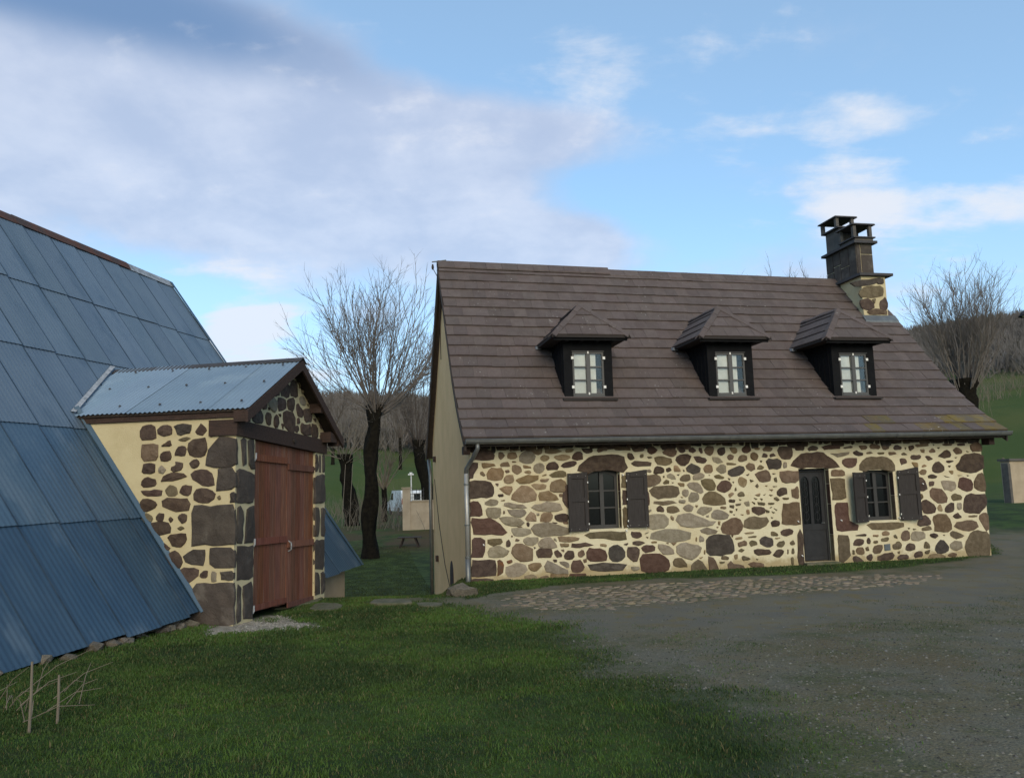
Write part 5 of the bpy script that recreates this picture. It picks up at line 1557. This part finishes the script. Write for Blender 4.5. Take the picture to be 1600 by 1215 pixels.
def pollard(base, trunk, head_r, n_shoot, L, spread, label, seed, kids=(8, 4), trunk_r=(.4, .3), mt=M_bark, mtw=M_twig, rsh=.06, lowtw=0, name='pollard_tree', group='bare pollarded trees', knob=1., up=.45, wob=.14):
    """trunk: list of offsets from base"""
    R = random.Random(seed); T = empty(name, base); tag(T, label, 'tree', group)
    pts = [Vector(t) for t in trunk]; mb = MB(); n = 14; V = []; F = []; fine_pts = []
    for i in range(len(pts)-1):
        for k in range(5): fine_pts.append(pts[i].lerp(pts[i+1], k/5))
    fine_pts.append(pts[-1]); m = len(fine_pts)
    for i, p in enumerate(fine_pts):
        t = i/(m-1); r = lerp(trunk_r[0], trunk_r[1], t)*(1+.55*max(0, 1-t*9)) * (1+.35*knob*max(0, (t-.86)/.14))
        for k in range(n):
            a = 2*pi*k/n; rr = r*(1+.42*knob*noise.noise(Vector((cos(a)*1.3+seed, sin(a)*1.3, t*6)))+.12*noise.noise(Vector((cos(a)*3, sin(a)*3+seed, t*20))))
            V.append(p+Vector((cos(a)*rr, sin(a)*rr, 0)))
    for i in range(m-1): F += [(i*n+k, i*n+(k+1) % n, (i+1)*n+(k+1) % n, (i+1)*n+k) for k in range(n)]
    F.append(tuple(range((m-1)*n, m*n)))
    link('trunk', mesh('trunk', V, F, True), mt, T)
    hd = pts[-1]; segs = ([], [], [])
    for k in range(n_shoot):
        a = 2*pi*(k+R.random()*.6)/n_shoot; el = R.uniform(0, 1)**.75*spread; dv = Vector((sin(el)*cos(a), sin(el)*sin(a), cos(el)))
        st_ = hd+Vector((cos(a)*head_r*R.uniform(.2, 1), sin(a)*head_r*R.uniform(.2, 1), R.uniform(-.9, .05)*head_r*1.5))
        grow(R, st_, dv, L*R.uniform(.72, 1.05)*(1-.22*el/spread), rsh*R.uniform(.7, 1.15), 0, segs, up, kids, wob)
    for k in range(lowtw):
        a = R.uniform(0, 2*pi); grow(R, hd+Vector((cos(a)*head_r, sin(a)*head_r, R.uniform(-1.2, .1))), Vector((cos(a), sin(a), R.uniform(-.2, .6))), L*.25, rsh*.25, 1, segs, .05, kids)
    allV, allF, off = [], [], 0
    for ss, nn in ((segs[0], 6), (segs[1], 4), (segs[2], 4)):
        if not ss: continue
        v, f = tubes_np(ss, nn); allV.append(v); allF.append(f+off); off += len(v)
    link('crown', np_mesh('crown', np.concatenate(allV), np.concatenate(allF), mtw), None, T)
    return T
def at(px, py, dist):           # direction of a pixel, at a given forward distance, put on the ground
    d = pixdir(px, py); p = CAM+d*(dist/d.y); return Vector((p.x, p.y, zt(p.x, p.y)))
def hpx(px, py, dist):
    d = pixdir(px, py); return (CAM+d*(dist/d.y)).z
tb = at(578, 862, 33); H1 = hpx(590, 640, 33)-tb.z
pollard(tb, [(0, 0, -.3), (-.05, 0, H1*.25), (.12, 0, H1*.5), (.02, .05, H1*.7), (.22, 0, H1*.86), (.30, 0, H1+.2)], .36, 52, 6.3, 1.28,
        'tallest bare pollarded tree with thick dark trunk in the gap between barn and house', 101, kids=(11, 5), trunk_r=(.31, .25), mtw=M_twigG, rsh=.032, lowtw=30, knob=1.5, up=.6, wob=.11)
tb = at(553, 818, 46); H1 = hpx(540, 712, 46)-tb.z
pollard(tb, [(0, 0, -.3), (-.2, 0, H1*.3), (-.45, 0, H1*.65), (-.5, 0, H1+.1)], .4, 26, 3.4, 1.45, 'small pollarded tree with leaning trunk and short pale shoots right of the porch', 102, kids=(7, 3), trunk_r=(.42, .33), mtw=M_twigL, rsh=.03)
tb = at(672, 800, 47); H1 = hpx(650, 690, 47)-tb.z
pollard(tb, [(0, 0, -.3), (-.1, 0, H1*.4), (-.55, 0, H1*.75), (-.7, 0, H1+.1)], .4, 22, 6.5, .8, 'dark pollarded tree half hidden behind the left gable of the house', 103, kids=(9, 5), trunk_r=(.38, .30), rsh=.036, lowtw=25)
tb = at(1512, 640, 62); H1 = hpx(1510, 592, 62)-tb.z
pollard(tb, [(0, 0, -.3), (.1, 0, H1*.5), (0, 0, H1)], .9, 70, 10.2, .66, 'wide bare pollarded tree on the slope right of the house roof', 104, kids=(10, 4), trunk_r=(.6, .75), rsh=.05, mtw=M_twigG)
for i, (px, top, dist, lab) in enumerate(((1205, 412, 52, 'bare treetop showing just above the roof ridge left of the chimney'), (1272, 420, 56, 'small bare treetop showing right beside the chimney over the ridge'))):
    tb = at(px, 640, dist); HT = hpx(px, top, dist)-tb.z
    pollard(tb, [(0, 0, -.3), (.1, 0, HT*.2), (0, 0, HT*.42)], .4, 34, HT*.57, .5, lab, 110+i, kids=(8, 4), rsh=.05)
# slim bare trees by the retaining wall
for i, (px, py, top, dist, lab) in enumerate(((600, 800, 660, 50, 'slender bare sapling behind the thick pollard trunk near the white van'), (520, 700, 560, 90, 'bare field tree on the green slope just right of the porch roof'), (625, 700, 590, 95, 'bare field tree on the slope above the white van'))):
    tb = at(px, py, dist); HT = hpx(px, top, dist)-tb.z
    pollard(tb, [(0, 0, -.3), (.05, 0, HT*.2), (0, 0, HT*.35)], .2, 14, HT*.62, .75, lab, 130+i, kids=(7, 3), trunk_r=(.2, .16), rsh=.045, name='bare_tree', group='bare trees on the slope', knob=.4, mtw=M_twigL if i == 0 else M_twig)
# hillside wood: a brown mass of bare trees
R = np.random.default_rng(5); Vs = []; Fs = []; off = 0
NT = 4200; azr = np.concatenate([R.uniform(-.34, -.02, 1500), R.uniform(.40, .68, 1500), R.uniform(-.75, .8, 1200)]); rr = R.uniform(108, 330, NT)
tx, ty = rr*np.sin(azr), rr*np.cos(azr); tz = terr(tx, ty)
K_ = 34; hh = R.uniform(4.0, 7.5, NT)*np.where(azr > 0, .62, 1.)
S0 = np.stack([tx, ty, tz], -1)[:, None, :]+np.concatenate([R.normal(0, .35, (NT, K_, 2)), (R.uniform(0, .45, (NT, K_, 1))*hh[:, None, None])], -1)
el = R.uniform(0, .9, (NT, K_)); aa = R.uniform(0, 2*pi, (NT, K_)); LL = R.uniform(.35, .62, (NT, K_))*hh[:, None]
S1 = S0+np.stack([np.sin(el)*np.cos(aa)*LL, np.sin(el)*np.sin(aa)*LL, np.cos(el)*LL], -1)
wd = .075
side_ = np.stack([np.cos(azr), -np.sin(azr), np.zeros(NT)], -1)[:, None, :]*wd
q = np.stack([S0-side_, S0+side_, S1+side_*.3, S1-side_*.3], 2).reshape(-1, 3)
Fq = np.arange(len(q)).reshape(-1, 4)
o = link('hillside_wood', np_mesh('hillside_wood', q, Fq, mat('wood_far', (.104, .093, .086), .95, (.134, .120, .110), .08, coords='Object'))); tag(o, 'brown leafless wood covering the far hillside', 'wood', kind='stuff')
# scrub and brambles in the gap
mb_s = []; R = random.Random(71); segs = ([], [], [])
for (px, py, dist, n, h) in ((605, 800, 44, 60, 1.7), (560, 790, 52, 50, 1.6), (530, 760, 60, 40, 1.6), (590, 760, 56, 60, 2.6), (615, 790, 43, 40, 1.6), (1555, 640, 75, 60, 3.0), (1590, 630, 80, 60, 3.0), (1490, 600, 70, 50, 3)):
    c = at(px, py, dist)
    for k in range(n):
        p = c+Vector((R.gauss(0, 1.3), R.gauss(0, 1.), 0)); p.z = zt(p.x, p.y)
        grow(R, p, Vector((R.uniform(-.5, .5), R.uniform(-.5, .5), 1)), h*R.uniform(.5, 1.1), .016, 1, segs, .1, (0, 5))
v, f = tubes_np(segs[1]+segs[2], 3); o = link('scrub', np_mesh('scrub', v, f, M_twigL)); tag(o, 'brown bramble scrub around the trees in the gap', 'scrub', kind='stuff')

# ================================================================== things in the gap and at the right
# retaining wall corner with pillar
wp = at(652, 838, 41.5); wz = wp.z; top = hpx(655, 783, 41.5); 
RW = empty('retaining_wall', wp, .10); tag(RW, 'low beige rendered retaining wall with a taller end pillar beside the white van', 'wall')
xa = at(642, 838, 41.5).x-wp.x; 
MB().box(xa, 9.0, 0, .3, -1.0, top-wz-.0).build('wall_panel', M_plaster, RW); pt = hpx(637, 763, 41.5)-wz
MB().box(xa-.42, xa-.002, -.04, .36, -1.0, pt).build('end_pillar', M_plaster, RW); MB().box(xa-.47, xa+.05, -.09, .41, pt+.002, pt+.07).build('pillar_cap', M_plaster, RW)
MB().box(xa+.06, 9.0, -.05, .35, top-wz+.002, top-wz+.06).build('wall_coping', M_plaster, RW)
# garden trellis panel (white) behind the wall
tp = at(650, 800, 43.5); TR = empty('garden_trellis', tp); tag(TR, 'dark lattice trellis standing on white posts behind the retaining wall', 'trellis'); hb = hpx(650, 793, 43.5)-tp.z-.1; ht = hpx(650, 762, 43.5)-tp.z
for k in range(5): MB().box(-.38+k*.2, -.355+k*.2, -.02, .0, hb, ht).build('lattice_bar', M_slate, TR)
for k in range(6): MB().box(-.42, .48, -.04, -.022, lerp(hb, ht, k/6+.05), lerp(hb, ht, k/6+.05)+.025).build('lattice_bar', M_slate, TR)
MB().box(-.46, -.40, 0, .03, -.1, hb).build('post', M_white, TR); MB().box(.44, .5, 0, .03, -.1, hb).build('post', M_white, TR)
# lamp post with white head
lpz = at(643, 800, 44.5); LPo = empty('garden_lamp', lpz); tag(LPo, 'small white lamp on a thin post behind the retaining wall', 'lamp'); ht = hpx(643, 742, 44.5)-lpz.z
MB().tube([(0, 0, 0), (0, 0, ht)], .035, 6).build('post', M_white, LPo); MB().box(-.17, .15, -.08, .08, ht, ht+.08).build('lamp_head', M_white, LPo); MB().box(-.08, .06, -.06, .06, ht+.082, ht+.16).build('lamp_cap', M_white, LPo)
# white van seen from behind
vp_ = at(645, 803, 60); vp_.z = zt(vp_.x, vp_.y)-.02
VN = empty('white_van', vp_, radians(24)); tag(VN, 'white van parked on the upper ground behind the beige pillar', 'van')
vl, vw, vh = 4.4, 1.8, 1.95
prf = [(0, .35), (0, 1.75), (.15, 1.95), (2.7, 1.95), (3.35, 1.2), (4.25, 1.0), (4.4, .75), (4.4, .35)]
MB().prism([(-vw/2, y, z) for y, z in prf], (vw, 0, 0)).build('body', M_van, VN)
for s in (-1, 1):
    for y in (.85, 3.5):
        w = MB().tube([(s*(vw/2-.16), y, .33), (s*(vw/2+.015), y, .33)], .33, 18).build('wheel', M_tyre, VN); MB().tube([(s*(vw/2+.016), y, .33), (s*(vw/2+.03), y, .33)], .19, 14).build('rim', M_zinc, w)
    MB().prism([(s*(vw/2+.004), 2.35, 1.2), (s*(vw/2+.004), 2.35, 1.75), (s*(vw/2+.004), 2.75, 1.75), (s*(vw/2+.004), 3.2, 1.22)], (s*.012, 0, 0)).build('side_window', M_gdark, VN)
    MB().box(s*.80-.07, s*.80+.07, -.03, -.002, .9, 1.35).build('tail_lamp', M_red, VN)
    MB().box(s*.36-.26, s*.36+.26, -.02, -.002, 1.2, 1.7).build('rear_window', M_gdark, VN)
MB().box(-.85, .85, -.10, -.004, .32, .52).build('bumper', M_tyre, VN); MB().prism([(-.75, 2.78, 1.88), (.75, 2.78, 1.88), (.75, 3.33, 1.25), (-.75, 3.33, 1.25)], (0, .02, .02)).build('windscreen', M_gdark, VN)
# garden table
tp = at(640, 846, 35.5); TB = empty('garden_table', tp); tag(TB, 'small dark garden table on the grass before the retaining wall', 'table')
MB().box(-.52, .52, -.3, .3, .42, .46).build('table_top', M_dwood, TB)
for s in (-1, 1):
    for y in (-.22, .22): MB().hexa([(s*.42-.03,y-.03,0),(s*.42+.03,y-.03,0),(s*.42+.03,y+.03,0),(s*.42-.03,y+.03,0),(s*.26-.03,y-.03,.42),(s*.26+.03,y-.03,.42),(s*.26+.03,y+.03,.42),(s*.26-.03,y+.03,.42)]).build('leg', M_dwood, TB)
# swing hung from the leaning pollard
sp = at(540, 835, 44.5); sz = hpx(540, 832, 44.5); stop = hpx(540, 716, 44.5)
SW = empty('swing', (sp.x, sp.y, sz)); tag(SW, 'white swing seat hanging on ropes from the leaning pollarded tree', 'swing')
MB().box(-.26, .24, -.1, .1, 0, .06).build('seat', M_white, SW)
for x in (-.22, .20): MB().tube([(x, 0, .06), (x+(.02), .4, (stop-sz)*.5), (x+.02, .9, stop-sz-.3)], .016, 5).build('rope', M_twigL, SW)
# right: masonry gate pillar / wall end and fence post
wp = at(1584, 788, 33); ht = hpx(1590, 716, 33)-wp.z
BW = empty('boundary_wall', wp, .25); tag(BW, 'beige wall end with a flat cap at the right edge beyond the road', 'wall')
MB().box(0, 4.0, 0, .45, -.5, ht-.1).build('wall_panel', M_plaster, BW); MB().box(-.08, 4.1, -.08, .53, ht-.098, ht).build('wall_cap', M_conc, BW); MB().box(-.13, -.002, -.03, .3, -.5, ht-.2).build('edge_post', M_conc, BW)
fp = at(1572, 760, 36); hb = hpx(1570, 715, 36)-fp.z; o = MB().tube([(.02, 0, -.3), (0, 0, hb)], [.06, .05], 7).build('fence_post', M_twigL); o.location = fp; tag(o, 'thin pale fence post in the grass left of the beige wall end', 'post')
# far house on the skyline
fb = at(1462, 560, 300); FB = empty('distant_house', fb, .3); tag(FB, 'distant house with a blue grey roof on the skyline right of the chimney', 'house')
wz = hpx(1462, 531, 300)-fb.z; rz_ = hpx(1462, 516, 300)-fb.z; 
M_fr = mat('far_roof', (.12, .15, .21), .7)
MB().box(-6, 6, -4, 4, -4, wz).build('wall', M_plaster, FB)
MB().prism([(-6.6, -4.8, wz+.02), (-6.6, 4.8, wz+.02), (-6.6, 0, rz_)], (13.2, 0, 0)).build('roof', M_fr, FB)
for x in (-3.5, 0, 3.5): MB().box(x-.5, x+.5, -4.06, -4.002, wz-2.4, wz-1.0).build('window', M_gdark, FB)
# street lamp whose head reaches into the right edge
lp_ = at(1640, 800, 24); LM = empty('street_lamp', lp_); tag(LM, 'street lamp whose dark domed head enters the right edge of the picture', 'street lamp')
hz = hpx(1605, 494, 24)-lp_.z; hx = (CAM+pixdir(1608, 494)*(24/pixdir(1608, 494).y)).x-lp_.x
MB().tube([(0, 0, -.3), (0, 0, hz*.5), (0, 0, hz+.15), (hx*.4, 0, hz+.35), (hx, 0, hz+.3)], [.07, .06, .05, .035, .03], 8).build('post', M_zinc, LM)
R_ = .30; mb = MB(); prof_ = [(.03, .30), (.09, .24), (.20, .15), (.30, .0), (.27, -.0)]
V = []; F = []
for (r, z) in prof_: V += [(hx+r*cos(2*pi*k/14), r*sin(2*pi*k/14), hz+z) for k in range(14)]
for i in range(len(prof_)-1): F += [(i*14+k, i*14+(k+1) % 14, (i+1)*14+(k+1) % 14, (i+1)*14+k) for k in range(14)]
F.append(tuple(range(14))); link('lamp_shade', mesh('lamp_shade', V, F, True), M_slate, LM); MB().tube([(hx, 0, hz+.02), (hx, 0, hz-.03)], [.2, .12], 12).build('lamp_glass', M_white, LM)

# ================================================================== grass and gravel (stuff)
def scatter(n, x0, x1, y0, y1, dens_pow=0):
    return rng.uniform(x0, x1, n), rng.uniform(y0, y1, n)
def blades(X, Y, hmin, hmax, wid, name, m, lean=.55):
    n = len(X); Z = terr(X, Y)
    a = rng.uniform(0, 2*pi, n); h = rng.uniform(hmin, hmax, n); w = wid*rng.uniform(.6, 1.3, n); la = rng.uniform(0, 2*pi, n); ln = rng.uniform(.1, lean, n)*h
    b = np.stack([X, Y, Z-.006], -1); s = np.stack([np.cos(a)*w, np.sin(a)*w, np.zeros(n)], -1)
    mid = b+np.stack([np.cos(la)*ln*.35, np.sin(la)*ln*.35, h*.6], -1); tip = b+np.stack([np.cos(la)*ln, np.sin(la)*ln, h*.95], -1)
    Vv = np.stack([b-s, b+s, mid+s*.8, mid-s*.8, tip], 1).reshape(-1, 3); i = np.arange(n)[:, None]*5
    F3 = np.concatenate([i+np.array([[0, 1, 2]]), i+np.array([[0, 2, 3]]), i+np.array([[3, 2, 4]])], 0)
    me = np_mesh(name, Vv, F3, m)
    o = link(name, me); tag(o, kind='stuff'); return o
def grass_mat():
    m = bpy.data.materials.new('grass_blades'); m.use_nodes = True; t = m.node_tree; b = t.nodes['Principled BSDF']; setin(b, Roughness=.7); b.inputs['Specular IOR Level'].default_value = .25
    ge = N(t, 'ShaderNodeNewGeometry'); n = N(t, 'ShaderNodeTexNoise'); setin(n, Scale=.6, Detail=6, Roughness=.6); t.links.new(ge.outputs['Position'], n.inputs[0])
    n2 = N(t, 'ShaderNodeTexNoise'); setin(n2, Scale=5., Detail=4); t.links.new(ge.outputs['Position'], n2.inputs[0])
    c = mixc(t, mrange(t, n.outputs[0], .40, .62), (.014, .035, .007), (.058, .114, .016))
    c = mixc(t, mrange(t, n2.outputs[0], .52, .72), c, (.034, .046, .018))
    r = ge.outputs['Random Per Island']; c = mixc(t, mrange(t, r, .0, 1., 0, .55, 'LINEAR'), c, mixc(t, r, (.018, .05, .012), (.085, .12, .035)))
    c = mixc(t, mrange(t, math_(t, 'FRACT', math_(t, 'MULTIPLY', r, 37.7)), .90, .95), c, (.12, .105, .045))
    sy = N(t, 'ShaderNodeSeparateXYZ'); t.links.new(ge.outputs['Position'], sy.inputs[0])
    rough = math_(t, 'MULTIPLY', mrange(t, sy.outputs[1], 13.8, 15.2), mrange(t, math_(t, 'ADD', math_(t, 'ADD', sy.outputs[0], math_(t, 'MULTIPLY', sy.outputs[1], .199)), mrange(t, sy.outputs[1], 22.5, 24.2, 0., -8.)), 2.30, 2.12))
    c = mixc(t, math_(t, 'MULTIPLY', rough, .85), c, mixc(t, r, (.020, .028, .007), (.056, .080, .018)))  # duller olive blades in the gap: slope shade put into the colour
    t.links.new(c, b.inputs['Base Color']); return m
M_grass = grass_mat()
Xs = []; Ys = []
for (n, x0, x1, y0, y1) in ((260000, -6.2, 2.6, 3.6, 8.5), (190000, -6.2, 2.6, 8.5, 15.5), (60000, -1.2, 12.5, 13.3, 20.5), (90000, -9, .5, 13.6, 36)):
    X, Y = scatter(n, x0, x1, y0, y1); Xs.append(X); Ys.append(Y)
X = np.concatenate(Xs); Y = np.concatenate(Ys)
# frustum cull
ang_ = np.arctan2(X, Y); keep = (ang_ > -.62) & (ang_ < .62); X, Y = X[keep], Y[keep]
u = (X-HA.x)*HU.x+(Y-HA.y)*HU.y; d = (X-HA.x)*HV.x+(Y-HA.y)*HV.y
outb = X*BM.x+Y*BM.y; alb = X*BE.x+Y*BE.y
ok = ~((u > UL-.02) & (u < UR+.02) & (d > -.03)) & ~((outb < EAVE_OUT-.1) & (alb < FAR)) & ~((outb < GOUT+.02) & (alb > SAL-.02) & (alb < GA1+.02))
X, Y = X[ok], Y[ok]
# coarse mask lookup on a grid
gx_ = np.arange(-10, 14, .12); gy_ = np.arange(2.5, 37, .12); MX, MY = np.meshgrid(gx_, gy_); mg, mr_, mw_ = masks(MX, MY)
ii = np.clip(((Y-2.5)/.12).astype(int), 0, len(gy_)-1); jj = np.clip(((X+10)/.12).astype(int), 0, len(gx_)-1)
pr_m = mg[ii, jj]*(1-mw_[ii, jj]); cobd = polyd(X, Y, PL_cob)
tuft = np.array([noise.noise(Vector((a*1.7, b*1.7, 3.))) for a, b in zip(X[::8], Y[::8])]).repeat(8)[:len(X)]
if len(tuft) < len(X): tuft = np.concatenate([tuft, np.zeros(len(X)-len(tuft))])
keep = (rng.uniform(0, 1, len(X)) < np.clip(pr_m*1.15-.15, 0, 1)) & (cobd < 0)
X, Y = X[keep], Y[keep]; r = np.hypot(X, Y)
for lo, hi, h0, h1, w in ((0, 6.5, .008, .033, .0026), (6.5, 10, .012, .036, .004), (10, 60, .015, .05, .007)):
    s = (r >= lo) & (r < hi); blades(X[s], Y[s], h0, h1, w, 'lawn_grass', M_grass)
# tussocks: taller clumps
tc_ = [];
for _ in range(900):
    x, y = rng.uniform(-5.5, 2.2), rng.uniform(3.8, 15)
    i, j = int((y-2.5)/.12), int((x+10)/.12)
    if mg[i, j] < .8 or x*BM.x+y*BM.y < EAVE_OUT+.05: continue
    if (x*BM.x+y*BM.y < GOUT+.1 and x*BE.x+y*BE.y > SAL-.1) or abs(math.atan2(x, y)) > .6: continue
    tc_.append((x, y))
tc_ += [tuple(gpt(px, py).xy) for px, py in ((150, 1180), (170, 1170), (330, 1000), (345, 1002), (360, 1000), (180, 1200), (200, 1185), (505, 1010), (60, 1060), (110, 1050), (235, 1020))]
XX = np.concatenate([x+rng.normal(0, .06, 55) for x, y in tc_]); YY = np.concatenate([y+rng.normal(0, .06, 55) for x, y in tc_])
blades(XX, YY, .015, .062, .0032, 'grass_tussocks', M_grass, .8)
# weeds in the gravel
X, Y = scatter(60000, -.5, 8, 3.4, 12); i = ((Y-2.5)/.12).astype(int); j = ((X+10)/.12).astype(int)
wn = np.array([noise.fractal(Vector((a*.8, b*.8, 7.)), .7, 2., 4) for a, b in zip(X, Y)])
keep = (rng.uniform(0, 1, len(X)) < np.clip((wn-.05)*1.6, 0, .8)) & (mg[i, j] < .5) & (np.abs(np.arctan2(X, Y)) < .62)
blades(X[keep], Y[keep], .01, .035, .003, 'gravel_weeds', M_grass, .9)
# loose gravel
def pebbles(X, Y, smin, smax, name, m):
    n = len(X); Z = terr(X, Y); s = smin+(smax-smin)*rng.uniform(0, 1, n)**3; a = rng.uniform(0, 2*pi, n)
    base = np.array([[1, 0, -.2], [0, 1, -.2], [-1, 0, -.2], [0, -1, -.2], [0, 0, .6]]); V = base[None]*s[:, None, None]*np.stack([rng.uniform(.7, 1.3, (n, 5)), rng.uniform(.7, 1.3, (n, 5)), rng.uniform(.6, 1.1, (n, 5))], -1)
    c, sn = np.cos(a)[:, None], np.sin(a)[:, None]; V = np.stack([V[..., 0]*c-V[..., 1]*sn, V[..., 0]*sn+V[..., 1]*c, V[..., 2]], -1)+np.stack([X, Y, Z], -1)[:, None]
    i = np.arange(n)[:, None]*5; F = np.concatenate([i+np.array([[k, (k+1) % 4, 4]]) for k in range(4)], 0)
    tag(link(name, np_mesh(name, V.reshape(-1, 3), F, m)), kind='stuff')
M_grav = mat('gravel', (.165, .150, .118), .92, (.085, .077, .058), 12, vary=.65, spec=.2)
M_grav2 = mat('pale_debris', (.36, .32, .26), .95, (.22, .19, .15), 8, vary=.4)
X, Y = scatter(70000, -.6, 9.5, 3.4, 14); i = ((Y-2.5)/.12).astype(int); j = ((X+10)/.12).astype(int)
keep = (rng.uniform(0, 1, len(X)) < (1-mg[i, j])*(1-.75*mr_[i, j])*np.clip(1.25-Y/14, .12, 1)) & (np.abs(np.arctan2(X, Y)) < .62); pebbles(X[keep], Y[keep], .004, .021, 'loose_gravel', M_grav)
bxx = [p[0] for p in PL_white]; byy = [p[1] for p in PL_white]
X, Y = scatter(9000, min(bxx)-.3, max(bxx)+.3, min(byy)-.3, max(byy)+.3); keep = (polyd(X, Y, PL_white)+rng.normal(0, .12, len(X)) > 0) & ~((X*BM.x+Y*BM.y < GOUT+.02)); pebbles(X[keep], Y[keep], .006, .028, 'pale_rubble', M_grav2)
# pale stones on the lawn edge near the bottom
